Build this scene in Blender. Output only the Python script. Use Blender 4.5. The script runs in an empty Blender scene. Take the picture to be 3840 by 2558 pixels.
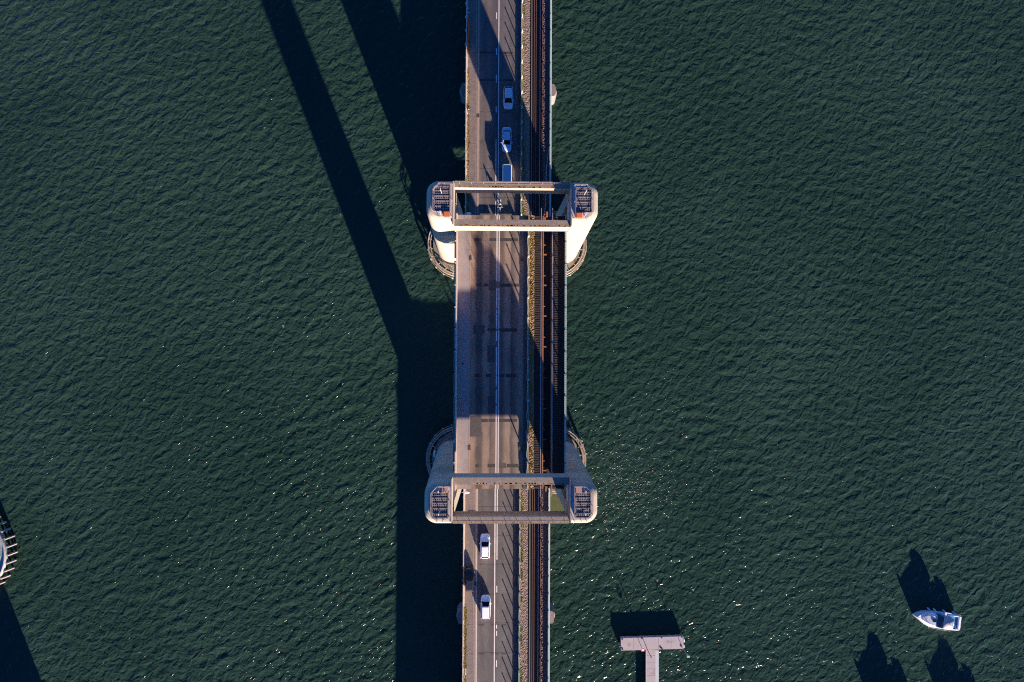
import bpy, math, random
import numpy as np
from mathutils import Vector, Matrix
random.seed(7)
R = math.radians
S = bpy.context.scene
COL = S.collection

# ------------------------------------------------------------------ camera
CAMH, F = 121.0, 2350.0
d = Vector((52 / F, 40 / F, -1)).normalized()
up = Vector((-0.0045, 1, 0))
r_ = d.cross(up).normalized(); u_ = r_.cross(d)
cam = bpy.data.cameras.new('camera'); co = bpy.data.objects.new('camera', cam); COL.objects.link(co)
co.matrix_world = Matrix(((r_.x, u_.x, -d.x, 0), (r_.y, u_.y, -d.y, 0), (r_.z, u_.z, -d.z, CAMH), (0, 0, 0, 1)))
cam.sensor_width = 36; cam.lens = 36 * F / 3840; cam.clip_end = 5000; cam.clip_start = 1
S.camera = co

# ------------------------------------------------------------------ light
AZ, EL = R(22.0), R(12.1)
sd = Vector((math.sin(AZ) * math.cos(EL), -math.cos(AZ) * math.cos(EL), math.sin(EL)))
W = bpy.data.worlds.new('World'); S.world = W; W.use_nodes = True
nt = W.node_tree; nt.nodes.clear()
sky = nt.nodes.new('ShaderNodeTexSky'); sky.sky_type = 'NISHITA'; sky.sun_disc = False
sky.sun_elevation = EL; sky.sun_rotation = math.pi - AZ
sky.air_density = 0.45; sky.dust_density = 0.0; sky.ozone_density = 8.0
bg = nt.nodes.new('ShaderNodeBackground'); bg.inputs[1].default_value = 0.09
wo = nt.nodes.new('ShaderNodeOutputWorld')
nt.links.new(sky.outputs[0], bg.inputs[0]); nt.links.new(bg.outputs[0], wo.inputs[0])
sl = bpy.data.lights.new('sun', 'SUN'); sl.energy = 4.6; sl.angle = R(0.53); sl.color = (1.0, 0.82, 0.66)
so = bpy.data.objects.new('sun', sl); COL.objects.link(so); so.rotation_euler = sd.to_track_quat('Z', 'Y').to_euler(); so.location = (60, -150, 60)
S.view_settings.view_transform = 'Standard'; S.view_settings.look = 'None'
S.cycles.use_denoising = False; S.cycles.pixel_filter_type = 'BLACKMAN_HARRIS'; S.cycles.filter_width = 1.15; S.cycles.max_bounces = 6; S.cycles.sample_clamp_indirect = 1.2
S.view_settings.exposure = 2.15; S.view_settings.gamma = 1.0

# ------------------------------------------------------------------ materials
def mat(name, c, c2=None, pour=0., rough=.85, metal=0., sc=1.5, fine=0.0, fsc=30., bump=0., bsc=20., stretch=(1, 1, 1), spots=None, coat=0., contrast=.25, spec=.5):
    m = bpy.data.materials.new(name); m.use_nodes = True
    n = m.node_tree.nodes; l = m.node_tree.links
    p = n['Principled BSDF']
    p.inputs['Roughness'].default_value = rough; p.inputs['Metallic'].default_value = metal
    p.inputs['Coat Weight'].default_value = coat; p.inputs['Specular IOR Level'].default_value = spec
    tc = n.new('ShaderNodeTexCoord'); mp = n.new('ShaderNodeMapping'); mp.inputs['Scale'].default_value = stretch
    l.new(tc.outputs['Object'], mp.inputs[0])
    c2 = c2 or tuple(v * .78 for v in c)
    no = n.new('ShaderNodeTexNoise'); no.inputs['Scale'].default_value = sc; no.inputs['Detail'].default_value = 6; no.inputs['Roughness'].default_value = .6
    l.new(mp.outputs[0], no.inputs['Vector'])
    mr = n.new('ShaderNodeMapRange'); mr.inputs['From Min'].default_value = .5 - contrast; mr.inputs['From Max'].default_value = .5 + contrast
    l.new(no.outputs[0], mr.inputs[0])
    mx = n.new('ShaderNodeMix'); mx.data_type = 'RGBA'; mx.inputs[6].default_value = (*c, 1); mx.inputs[7].default_value = (*c2, 1)
    l.new(mr.outputs[0], mx.inputs[0]); out = mx.outputs[2]
    if fine:
        f = n.new('ShaderNodeTexNoise'); f.inputs['Scale'].default_value = fsc; f.inputs['Detail'].default_value = 3
        l.new(tc.outputs['Object'], f.inputs['Vector'])
        m2 = n.new('ShaderNodeMapRange'); m2.inputs['From Min'].default_value = .3; m2.inputs['From Max'].default_value = .7
        m2.inputs['To Min'].default_value = 1 - fine; m2.inputs['To Max'].default_value = 1 + fine
        l.new(f.outputs[0], m2.inputs[0])
        vm = n.new('ShaderNodeVectorMath'); vm.operation = 'SCALE'
        l.new(out, vm.inputs[0]); l.new(m2.outputs[0], vm.inputs['Scale']); out = vm.outputs[0]
    if pour:
        mpp = n.new('ShaderNodeMapping'); mpp.inputs['Scale'].default_value = (.06, .06, 1.1); l.new(tc.outputs['Object'], mpp.inputs[0])
        f = n.new('ShaderNodeTexNoise'); f.inputs['Scale'].default_value = 1.0; f.inputs['Detail'].default_value = 5; f.inputs['Roughness'].default_value = .7; l.new(mpp.outputs[0], f.inputs['Vector'])
        m2 = n.new('ShaderNodeMapRange'); m2.inputs['From Min'].default_value = .35; m2.inputs['From Max'].default_value = .65; m2.inputs['To Min'].default_value = 1 - pour; m2.inputs['To Max'].default_value = 1.05
        l.new(f.outputs[0], m2.inputs[0]); vm = n.new('ShaderNodeVectorMath'); vm.operation = 'SCALE'; l.new(out, vm.inputs[0]); l.new(m2.outputs[0], vm.inputs['Scale']); out = vm.outputs[0]
    if spots:
        s = n.new('ShaderNodeTexNoise'); s.inputs['Scale'].default_value = spots[1]; s.inputs['Detail'].default_value = 5
        l.new(tc.outputs['Object'], s.inputs['Vector'])
        m3 = n.new('ShaderNodeMapRange'); m3.inputs['From Min'].default_value = spots[2]; m3.inputs['From Max'].default_value = spots[2] + .06
        l.new(s.outputs[0], m3.inputs[0])
        m4 = n.new('ShaderNodeMix'); m4.data_type = 'RGBA'; m4.inputs[7].default_value = (*spots[0], 1)
        l.new(m3.outputs[0], m4.inputs[0]); l.new(out, m4.inputs[6]); out = m4.outputs[2]
    l.new(out, p.inputs['Base Color'])
    if bump:
        b = n.new('ShaderNodeTexNoise'); b.inputs['Scale'].default_value = bsc; b.inputs['Detail'].default_value = 4
        l.new(tc.outputs['Object'], b.inputs['Vector'])
        bp = n.new('ShaderNodeBump'); bp.inputs['Strength'].default_value = 1; bp.inputs['Distance'].default_value = bump
        l.new(b.outputs[0], bp.inputs['Height']); l.new(bp.outputs[0], p.inputs['Normal'])
    return m

def road_mat(name, bands, x0, x1, dark=(.03, .03, .033)):
    """asphalt whose long worn bands follow the wheel paths: bands = [(x, rgb)...]"""
    m = mat(name, (.1, .1, .1), rough=.85, fine=.35, fsc=14., bump=.01, bsc=25)
    n = m.node_tree.nodes; l = m.node_tree.links; p = n['Principled BSDF']
    geo = n.new('ShaderNodeNewGeometry'); sx = n.new('ShaderNodeSeparateXYZ'); l.new(geo.outputs['Position'], sx.inputs[0])
    nz = n.new('ShaderNodeTexNoise'); nz.inputs['Scale'].default_value = .6; nz.inputs['Detail'].default_value = 3
    l.new(geo.outputs['Position'], nz.inputs['Vector'])
    ad = n.new('ShaderNodeMath'); ad.operation = 'MULTIPLY_ADD'; ad.inputs[1].default_value = .5; l.new(nz.outputs[0], ad.inputs[0]); l.new(sx.outputs[0], ad.inputs[2])
    mr = n.new('ShaderNodeMapRange'); mr.inputs['From Min'].default_value = x0 + .25; mr.inputs['From Max'].default_value = x1 + .25; l.new(ad.outputs[0], mr.inputs[0])
    cr = n.new('ShaderNodeValToRGB'); e = cr.color_ramp.elements
    for i, (x, c) in enumerate(bands):
        t = (x - x0) / (x1 - x0)
        el = e[i] if i < 2 else e.new(t)
        el.position = t; el.color = (*c, 1)
    l.new(mr.outputs[0], cr.inputs[0])
    n2 = n.new('ShaderNodeTexNoise'); n2.inputs['Scale'].default_value = .45; n2.inputs['Detail'].default_value = 8; n2.inputs['Roughness'].default_value = .7
    mp = n.new('ShaderNodeMapping'); mp.inputs['Scale'].default_value = (1.5, .5, 1); l.new(geo.outputs['Position'], mp.inputs[0]); l.new(mp.outputs[0], n2.inputs['Vector'])
    m2 = n.new('ShaderNodeMapRange'); m2.inputs['From Min'].default_value = .3; m2.inputs['From Max'].default_value = .7; m2.inputs['To Min'].default_value = .6; m2.inputs['To Max'].default_value = 1.25
    l.new(n2.outputs[0], m2.inputs[0])
    n3 = n.new('ShaderNodeTexNoise'); n3.inputs['Scale'].default_value = 9; n3.inputs['Detail'].default_value = 3; l.new(geo.outputs['Position'], n3.inputs['Vector'])
    m3 = n.new('ShaderNodeMapRange'); m3.inputs['From Min'].default_value = .3; m3.inputs['From Max'].default_value = .7; m3.inputs['To Min'].default_value = .75; m3.inputs['To Max'].default_value = 1.25
    l.new(n3.outputs[0], m3.inputs[0])
    mu = n.new('ShaderNodeMath'); mu.operation = 'MULTIPLY'; l.new(m2.outputs[0], mu.inputs[0]); l.new(m3.outputs[0], mu.inputs[1])
    vm = n.new('ShaderNodeVectorMath'); vm.operation = 'SCALE'; l.new(cr.outputs[0], vm.inputs[0]); l.new(mu.outputs[0], vm.inputs['Scale'])
    l.new(vm.outputs[0], p.inputs['Base Color'])
    return m

M = dict(
    conc=mat('tower_concrete', (.43, .36, .26), (.31, .265, .20), pour=.28, sc=.35, fine=.12, fsc=6, stretch=(1, 1, .25), bump=.01, bsc=6, spots=((.5, .30, .12), 1.2, .68)),
    roof=mat('roof_concrete', (.43, .375, .385), (.28, .24, .245), sc=1.1, contrast=.2, spots=((.16, .12, .10), 2.2, .66), fine=.15, fsc=9, bump=.01),
    beamtop=mat('beam_concrete', (.22, .175, .135), (.135, .11, .09), sc=2.5, fine=.35, fsc=14, bump=.015, bsc=16, spots=((.42, .2, .03), 3.0, .70)),
    pier=mat('pier_concrete', (.24, .20, .15), (.13, .12, .09), sc=.9, fine=.25, fsc=8, bump=.02, bsc=8),
    piercap=mat('pier_cap_concrete', (.22, .175, .16), (.12, .10, .09), sc=1.6, fine=.3, fsc=8, bump=.01),
    algae=mat('algae_concrete', (.065, .075, .018), (.035, .05, .014), sc=1.5, fine=.3),
    foot=mat('footway_lift', (.27, .225, .205), (.22, .18, .165), sc=.9, fine=.2, fsc=12, bump=.012, bsc=14, spots=((.12, .09, .08), 1.7, .70)),
    foota=mat('footway_asphalt', (.185, .14, .12), (.11, .085, .075), sc=1.4, fine=.35, fsc=10, bump=.03, bsc=9),
    kerb=mat('kerb_stone', (.36, .26, .18), (.25, .175, .12), sc=3, fine=.15),
    white=mat('road_paint', (.72, .64, .58), (.5, .44, .4), sc=5, fine=.1, rough=.6),
    fadew=mat('faded_road_paint', (.32, .27, .23), (.14, .12, .11), sc=4, fine=.3),
    patch=mat('patch_asphalt', (.018, .015, .016), (.042, .034, .032), sc=2.2, fine=.3, fsc=12),
    patch2=mat('new_patch_asphalt', (.075, .058, .053), (.045, .037, .035), sc=2.2, fine=.3, fsc=12, bump=.03, bsc=8),
    verge=mat('verge_asphalt', (.07, .065, .062), (.045, .042, .042), sc=1.2, fine=.3, stretch=(3, .3, 1)),
    teal=mat('teal_paint', (.10, .22, .19), (.06, .14, .13), sc=1.5, fine=.15, rough=.5, spots=((.2, .1, .05), 2.5, .68)),
    tealp=mat('pale_green_paint', (.34, .42, .38), (.24, .32, .29), sc=1.5, fine=.15, rough=.5),
    cream=mat('cream_paint', (.55, .44, .35), (.40, .31, .24), sc=2.5, fine=.12, rough=.6),
    plinth=mat('plinth_concrete', (.27, .20, .13), (.16, .12, .08), sc=2, fine=.3, fsc=8, bump=.02),
    rust=mat('rusty_steel', (.30, .11, .035), (.17, .06, .025), sc=3, fine=.3, rough=.8),
    rustbox=mat('orange_hatch_paint', (.62, .13, .02), (.40, .09, .02), sc=4, fine=.2, rough=.55),
    brownbox=mat('weathered_hatch', (.30, .17, .13), (.22, .13, .10), sc=4, fine=.2),
    darksteel=mat('dark_steel', (.035, .028, .026), (.06, .04, .035), sc=3, fine=.3, rough=.7),
    pit=mat('oily_black_timber', (.010, .009, .009), (.018, .014, .012), sc=3, fine=.3),
    timber=mat('dark_timber', (.018, .010, .006), (.034, .018, .010), sc=4, fine=.4, fsc=9, bump=.05, bsc=7),
    railsteel=mat('rail_steel', (.42, .42, .45), (.3, .3, .33), sc=4, rough=.35, metal=.6),
    railbrown=mat('rusty_rail', (.17, .08, .05), (.10, .05, .035), sc=4, fine=.3),
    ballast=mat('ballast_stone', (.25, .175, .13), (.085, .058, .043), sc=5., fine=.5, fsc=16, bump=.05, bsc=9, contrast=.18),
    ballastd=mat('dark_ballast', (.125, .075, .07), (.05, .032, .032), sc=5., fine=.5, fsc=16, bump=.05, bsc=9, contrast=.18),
    grate=mat('grating_steel', (.17, .15, .145), (.12, .10, .10), sc=4, fine=.2, rough=.7),
    black=mat('shaft_dark', (.008, .008, .01)),
    rail=mat('railing_steel', (.30, .23, .18), (.2, .15, .12), rough=.5),
    galv=mat('galvanised_steel', (.5, .47, .45), (.36, .33, .31), rough=.45),
    ringrail=mat('weathered_rail', (.36, .29, .22), (.24, .185, .14), rough=.6, sc=2),
    ballastl=mat('span_ballast', (.27, .18, .10), (.08, .05, .03), sc=5., fine=.5, fsc=16, bump=.05, bsc=9, contrast=.18),
    lichen=mat('orange_lichen', (.50, .22, .02), (.35, .17, .03), sc=4),
    lamp=mat('lamp_shell', (.8, .8, .8), rough=.4),
    panel=mat('pale_panel', (.55, .6, .7), (.48, .53, .62), rough=.5),
    orange=mat('orange_plastic', (.95, .13, .01), (.85, .10, .01), rough=.45),
    weedm=mat('moss_yellow', (.30, .21, .03), (.15, .12, .02), sc=3),
    weedg=mat('weed_green', (.17, .24, .02), (.10, .12, .02), sc=3),
    tyre=mat('tyre_rubber', (.012, .012, .012)),
    glass=mat('dark_glass', (.008, .010, .012), rough=.06, spec=.8),
    seat=mat('tan_seat', (.30, .19, .06)),
    redl=mat('red_lens', (.55, .015, .02), rough=.25),
    whl=mat('clear_lens', (.75, .7, .65), rough=.2),
    plate=mat('number_plate', (.7, .6, .1)),
    pont=mat('pontoon_deck', (.35, .295, .28), (.29, .245, .235), sc=.8, fine=.12, stretch=(1, 1, 1), spots=((.24, .18, .17), .6, .64)),
    pontw=mat('pontoon_pale', (.42, .45, .43), (.34, .37, .36), sc=.8),
    hull=mat('boat_gelcoat', (.58, .55, .54), (.5, .47, .46), rough=.3, sc=2),
    canvas=mat('boat_canvas', (.42, .38, .37), (.33, .29, .27), sc=2.5, bump=.04, bsc=2.5),
    bluem=mat('blue_boat_mat', (.015, .17, .36), (.012, .12, .28), sc=3),
    dolph=mat('dolphin_deck', (.26, .33, .30), (.12, .17, .16), sc=.7, fine=.4, fsc=5),
    pile=mat('fender_timber', (.33, .27, .25), (.22, .17, .16), sc=2, fine=.3),
)
def paint(name, c, metal=.3, rough=.3): return mat(name, c, tuple(v * .93 for v in c), rough=rough, metal=metal, coat=.6, sc=2)

# ------------------------------------------------------------------ helpers
class MB:
    def __init__(s): s.v = []; s.f = []
    def add(s, vs, fs):
        o = len(s.v); s.v += [tuple(v) for v in vs]; s.f += [tuple(i + o for i in f) for f in fs]; return s
    def box(s, x0, x1, y0, y1, z0, z1, rz=0):
        x0, x1 = min(x0, x1), max(x0, x1); y0, y1 = min(y0, y1), max(y0, y1)
        vs = [(x, y, z) for z in (z0, z1) for x, y in ((x0, y0), (x1, y0), (x1, y1), (x0, y1))]
        if rz:
            cx, cy = (x0 + x1) / 2, (y0 + y1) / 2; c, sn = math.cos(rz), math.sin(rz)
            vs = [(cx + (x - cx) * c - (y - cy) * sn, cy + (x - cx) * sn + (y - cy) * c, z) for x, y, z in vs]
        return s.add(vs, [(3, 2, 1, 0), (4, 5, 6, 7), (0, 1, 5, 4), (1, 2, 6, 5), (2, 3, 7, 6), (3, 0, 4, 7)])
    def sheet(s, x0, x1, y0, y1, z): return s.add([(x0, y0, z), (x1, y0, z), (x1, y1, z), (x0, y1, z)], [(0, 1, 2, 3)])
    def loft(s, rings, cap0=True, cap1=True):
        n = len(rings[0]); vs = [p for r in rings for p in r]; fs = []
        for i in range(len(rings) - 1):
            for j in range(n):
                k = (j + 1) % n; fs.append((i * n + j, i * n + k, (i + 1) * n + k, (i + 1) * n + j))
        if cap0: fs.append(tuple(range(n))[::-1])
        if cap1: fs.append(tuple((len(rings) - 1) * n + j for j in range(n)))
        return s.add(vs, fs)
    def tube(s, pts, r, n=6):
        pts = [Vector(p) for p in pts]; rings = []
        for i, p in enumerate(pts):
            t = (pts[min(i + 1, len(pts) - 1)] - pts[max(i - 1, 0)]).normalized()
            a = t.cross(Vector((0, 0, 1)) if abs(t.z) < .9 else Vector((1, 0, 0))).normalized(); b = t.cross(a)
            rr = r[i] if isinstance(r, (list, tuple)) else r
            rings.append([tuple(p + a * rr * math.cos(2 * math.pi * k / n) + b * rr * math.sin(2 * math.pi * k / n)) for k in range(n)])
        return s.loft(rings)
    def disc(s, cx, cy, z0, z1, r, n=24, r1=None):
        r1 = r if r1 is None else r1
        ring = lambda z, q: [(cx + q * math.cos(2 * math.pi * k / n), cy + q * math.sin(2 * math.pi * k / n), z) for k in range(n)]
        return s.loft([ring(z0, r), ring(z1, r1)])
    def build(s, name, m, parent=None, smooth=False, bevel=0, world=False):
        vs = s.v
        if parent is not None and world:
            p = parent
            off = Vector((0, 0, 0))
            while p: off += p.location; p = p.parent
            vs = [(x - off.x, y - off.y, z - off.z) for x, y, z in vs]
        me = bpy.data.meshes.new(name); me.from_pydata(vs, [], s.f); me.update()
        me.materials.append(m)
        o = bpy.data.objects.new(name, me); COL.objects.link(o)
        if parent is not None: o.parent = parent
        if smooth:
            me.polygons.foreach_set('use_smooth', [True] * len(me.polygons))
        if bevel:
            b = o.modifiers.new('bevel', 'BEVEL'); b.width = bevel; b.segments = 2; b.limit_method = 'ANGLE'
        return o

def tag(o, label, cat, group=None, kind=None):
    if label: o['label'] = label
    if cat: o['category'] = cat
    if group: o['group'] = group
    if kind: o['kind'] = kind
    return o
def empty(name, loc, label, cat, group=None, rz=0):
    o = bpy.data.objects.new(name, None); COL.objects.link(o); o.location = loc; o.rotation_euler = (0, 0, rz); o.empty_display_size = .3
    return tag(o, label, cat, group)
def kids(o): return [c for c in bpy.data.objects if c.parent == o]
def dup(o, loc=None, rz=None, label=None, parent=None):
    c = o.copy(); COL.objects.link(c)
    if parent is not None: c.parent = parent
    if loc is not None: c.location = loc
    if rz is not None: c.rotation_euler = (0, 0, rz)
    if label: c['label'] = label
    for k in kids(o): dup(k, parent=c)
    return c
def struct(name, mb, m, label, cat, kind='structure'): return tag(mb.build(name, m), label, cat, kind=kind)

# ------------------------------------------------------------------ water
def water_mat():
    m = bpy.data.materials.new('estuary_water'); m.use_nodes = True
    n = m.node_tree.nodes; l = m.node_tree.links; p = n['Principled BSDF']
    p.inputs['IOR'].default_value = 1.33; p.inputs['Roughness'].default_value = .16; p.inputs['Specular IOR Level'].default_value = .13
    geo = n.new('ShaderNodeNewGeometry')
    a = n.new('ShaderNodeTexNoise'); a.inputs['Scale'].default_value = .028; a.inputs['Detail'].default_value = 7; a.inputs['Distortion'].default_value = .6
    l.new(geo.outputs['Position'], a.inputs['Vector'])
    mx = n.new('ShaderNodeMix'); mx.data_type = 'RGBA'; mx.inputs[6].default_value = (.0108, .0275, .0198, 1); mx.inputs[7].default_value = (.0175, .0385, .0285, 1)
    am = n.new('ShaderNodeMapRange'); am.inputs['From Min'].default_value = .3; am.inputs['From Max'].default_value = .7; l.new(a.outputs[0], am.inputs[0]); l.new(am.outputs[0], mx.inputs[0]); l.new(mx.outputs[2], p.inputs['Base Color'])
    def noise(scale, rot, st, det=4, rough=.6, dist=0.):
        mp = n.new('ShaderNodeMapping'); mp.vector_type = 'TEXTURE'; mp.inputs['Rotation'].default_value = (0, 0, R(-rot)); mp.inputs['Scale'].default_value = (1 / st, 1, 1)
        mq = n.new('ShaderNodeTexNoise'); mq.inputs['Scale'].default_value = scale; mq.inputs['Detail'].default_value = det; mq.inputs['Roughness'].default_value = rough; mq.inputs['Distortion'].default_value = dist
        l.new(geo.outputs['Position'], mp.inputs[0]); l.new(mp.outputs[0], mq.inputs['Vector']); return mq.outputs[0]
    def mad(x, f, y=None):
        q = n.new('ShaderNodeMath'); q.operation = 'MULTIPLY_ADD'; q.inputs[1].default_value = f; l.new(x, q.inputs[0])
        if y is None: q.inputs[2].default_value = 0
        else: l.new(y, q.inputs[2])
        return q.outputs[0]
    h = mad(noise(.85, -42, .8, 2, .5, .6), .33)
    h = mad(noise(2.2, -32, .85, 2, .5, .4), .080, h)
    h = mad(noise(6.0, -20, .7, 2, .5), .014, h)
    # small steep wavelets, scattered in gusts: these flash in the sun
    def domes(scale, rot, st, r, hgt, thr, gust):
        mp = n.new('ShaderNodeMapping'); mp.vector_type = 'TEXTURE'; mp.inputs['Rotation'].default_value = (0, 0, R(-rot)); mp.inputs['Scale'].default_value = (1 / st, 1, 1)
        v = n.new('ShaderNodeTexVoronoi'); v.voronoi_dimensions = '2D'; v.inputs['Scale'].default_value = scale
        l.new(geo.outputs['Position'], mp.inputs[0]); l.new(mp.outputs[0], v.inputs['Vector'])
        def math_(op, a, b):
            q = n.new('ShaderNodeMath'); q.operation = op
            for k, x in enumerate((a, b)):
                if isinstance(x, (int, float)): q.inputs[k].default_value = x
                else: l.new(x, q.inputs[k])
            return q.outputs[0]
        dd = math_('DIVIDE', v.outputs['Distance'], r * scale)
        dome = math_('MAXIMUM', math_('SUBTRACT', 1.0, math_('MULTIPLY', dd, dd)), 0.0)
        sc_ = n.new('ShaderNodeSeparateColor'); l.new(v.outputs['Color'], sc_.inputs[0])
        keep = math_('GREATER_THAN', math_('ADD', sc_.outputs[0], gust), thr)
        return math_('MULTIPLY', math_('MULTIPLY', dome, keep), math_('MULTIPLY', math_('ADD', .45, sc_.outputs[1]), hgt))
    gn = noise(.10, -36, .5, 4, .65)
    gm = n.new('ShaderNodeMapRange'); gm.inputs['From Min'].default_value = .35; gm.inputs['From Max'].default_value = .75; gm.inputs['To Min'].default_value = -.22; gm.inputs['To Max'].default_value = .22
    l.new(gn, gm.inputs[0])
    # churned patches downstream of the pier and towards the pontoon, where the tide breaks up
    def patch(cx, cy, rad, amt, prev):
        dv = n.new('ShaderNodeVectorMath'); dv.operation = 'DISTANCE'; dv.inputs[1].default_value = (cx, cy, 0); l.new(geo.outputs['Position'], dv.inputs[0])
        m_ = n.new('ShaderNodeMapRange'); m_.inputs['From Min'].default_value = rad; m_.inputs['From Max'].default_value = rad * .2; m_.inputs['To Min'].default_value = 0; m_.inputs['To Max'].default_value = amt
        l.new(dv.outputs['Value'], m_.inputs[0]); q = n.new('ShaderNodeMath'); l.new(prev, q.inputs[0]); l.new(m_.outputs[0], q.inputs[1]); return q.outputs[0]
    g = patch(25, -25, 13, .62, gm.outputs[0]); g = patch(29, -20, 26, .14, g); g = patch(62, -58, 75, .06, g); g = patch(-40, -30, 60, .16, g); g = patch(-30, -55, 55, .05, g); g = patch(40, 60, 90, -.10, g); g = patch(-95, 60, 70, -.12, g)
    zero = n.new('ShaderNodeValue'); zero.outputs[0].default_value = 0
    churn = patch(25.5, -25, 15, 1.0, zero.outputs[0])
    cm = n.new('ShaderNodeMath'); cm.operation = 'MULTIPLY'; l.new(churn, cm.inputs[0]); l.new(noise(4.5, -25, .5, 4, .65, .5), cm.inputs[1])
    h = mad(cm.outputs[0], .10, h)
    for scale, rot, st, r, hg, thr in ((1.7, -38, .26, .12, .070, .945), (2.9, -24, .30, .07, .042, .950)):
        q = n.new('ShaderNodeMath'); l.new(h, q.inputs[0]); l.new(domes(scale, rot, st, r, hg, thr, g), q.inputs[1]); h = q.outputs[0]
    bp = n.new('ShaderNodeBump'); bp.inputs['Strength'].default_value = 1; bp.inputs['Distance'].default_value = 1.0
    l.new(h, bp.inputs['Height']); l.new(bp.outputs[0], p.inputs['Normal'])
    return m
def make_water():
    x0, x1, y0, y1, st = -104., 110., -72., 74., .26
    xs = np.arange(x0, x1 + st / 2, st); ys = np.arange(y0, y1 + st / 2, st)
    X, Y = np.meshgrid(xs, ys)
    rng = np.random.RandomState(3)
    Z = np.zeros_like(X)
    lf = lambda k, s: sum(np.sin((X * math.cos(a) + Y * math.sin(a)) * w + ph) for a, w, ph in zip(rng.uniform(0, 6.28, k), rng.uniform(.5, 1.5, k) * s, rng.uniform(0, 6.28, k))) / math.sqrt(k)
    WX = X + 1.3 * lf(5, .12); WY = Y + 1.3 * lf(5, .12)
    env = [np.clip(.55 + .4 * lf(5, .10), .1, 1.4) for _ in range(4)]
    side = 1 / (1 + np.exp(-(X - 12 + .35 * Y) / 14))
    for i in range(110):
        lam = math.exp(rng.uniform(math.log(.85), math.log(3.4)))
        east = i % 3 == 0
        ang = (R(78) if east else R(128)) + rng.normal(0, .42)
        amp = .0031 * lam ** .9
        w = side if east else 1 - .45 * side
        Z += env[i % 4] * w * amp * np.sin((WX * math.cos(ang) + WY * math.sin(ang)) * 2 * math.pi / lam + rng.uniform(0, 6.28))
    edge = np.minimum.reduce([X - x0, x1 - X, Y - y0, y1 - Y]); Z *= np.clip(edge / 4, 0, 1)
    nx, ny = X.shape[1], X.shape[0]
    co_ = np.stack([X, Y, Z], -1).reshape(-1, 3).astype(np.float32)
    idx = np.arange(nx * ny).reshape(ny, nx)
    q = np.stack([idx[:-1, :-1], idx[:-1, 1:], idx[1:, 1:], idx[1:, :-1]], -1).reshape(-1, 4)
    # flat apron to the horizon, joined to the same sheet
    B = 1500.
    ext = np.array([(-B, -B, 0), (B, -B, 0), (B, B, 0), (-B, B, 0)], np.float32)
    base = nx * ny; co_ = np.vstack([co_, ext])
    me = bpy.data.meshes.new('water')
    c = [idx[0, 0], idx[0, -1], idx[-1, -1], idx[-1, 0]]
    e = [idx[0, :], idx[:, -1], idx[-1, ::-1], idx[::-1, 0]]
    polys = []
    for k in range(4):
        a, b = base + k, base + (k + 1) % 4
        polys.append([a, b] + [int(v) for v in e[k][::-1]])
    nq = len(q); loops = np.concatenate([q.reshape(-1)] + [np.array(pp) for pp in polys]).astype(np.int32)
    starts = np.concatenate([np.arange(nq) * 4, nq * 4 + np.cumsum([0] + [len(pp) for pp in polys[:-1]])]).astype(np.int32)
    me.vertices.add(len(co_)); me.vertices.foreach_set('co', co_.reshape(-1))
    me.loops.add(len(loops)); me.loops.foreach_set('vertex_index', loops)
    me.polygons.add(len(starts)); me.polygons.foreach_set('loop_start', starts)
    me.update(calc_edges=True); me.validate()
    me.polygons.foreach_set('use_smooth', [True] * len(me.polygons))
    me.materials.append(water_mat())
    o = bpy.data.objects.new('water', me); COL.objects.link(o)
    tag(o, 'dark green rippled tidal water around the bridge', 'water', kind='structure')
make_water()

# ------------------------------------------------------------------ numbers of the bridge (metres; y is along the road)
XL, XR = -5.95, 9.53          # deck edges
ZA, ZL = 6.5, 33.0            # road level on the approaches and on the raised span
ZT = 40.2                     # tower roofs

# ------------------------------------------------------------------ towers and piers
def ring(side, sy, z, f, inset=0., notch=True):
    """plan of one tower at height z; side -1 west, +1 east; f 0 at the foot, 1 at the roof"""
    xi = XL - .02 if side < 0 else XR + .02
    w = (5.45 * (1 - f) + 3.40 * f) - inset
    ya = 16.75 * (1 - f) + 16.85 * f + inset; yb = 23.4 * (1 - f) + 22.2 * f - inset
    r = (2.6 * (1 - f) + 1.55 * f) - inset * .6
    pts = []
    def P(dx, y): pts.append((xi + side * dx, sy * y, z))
    P(0, ya)
    for k in range(9):
        a = -math.pi / 2 + k * math.pi / 16; P(w - r + r * math.cos(a), ya + r + r * math.sin(a))
    for k in range(9):
        a = k * math.pi / 16; P(w - r + r * math.cos(a), yb - r + r * math.sin(a))
    P(0, yb)
    n_ = 1.5 if notch else 0.0
    P(0, 20.7); P(n_, 20.7); P(n_, 17.6); P(0, 17.6)
    return pts

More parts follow.
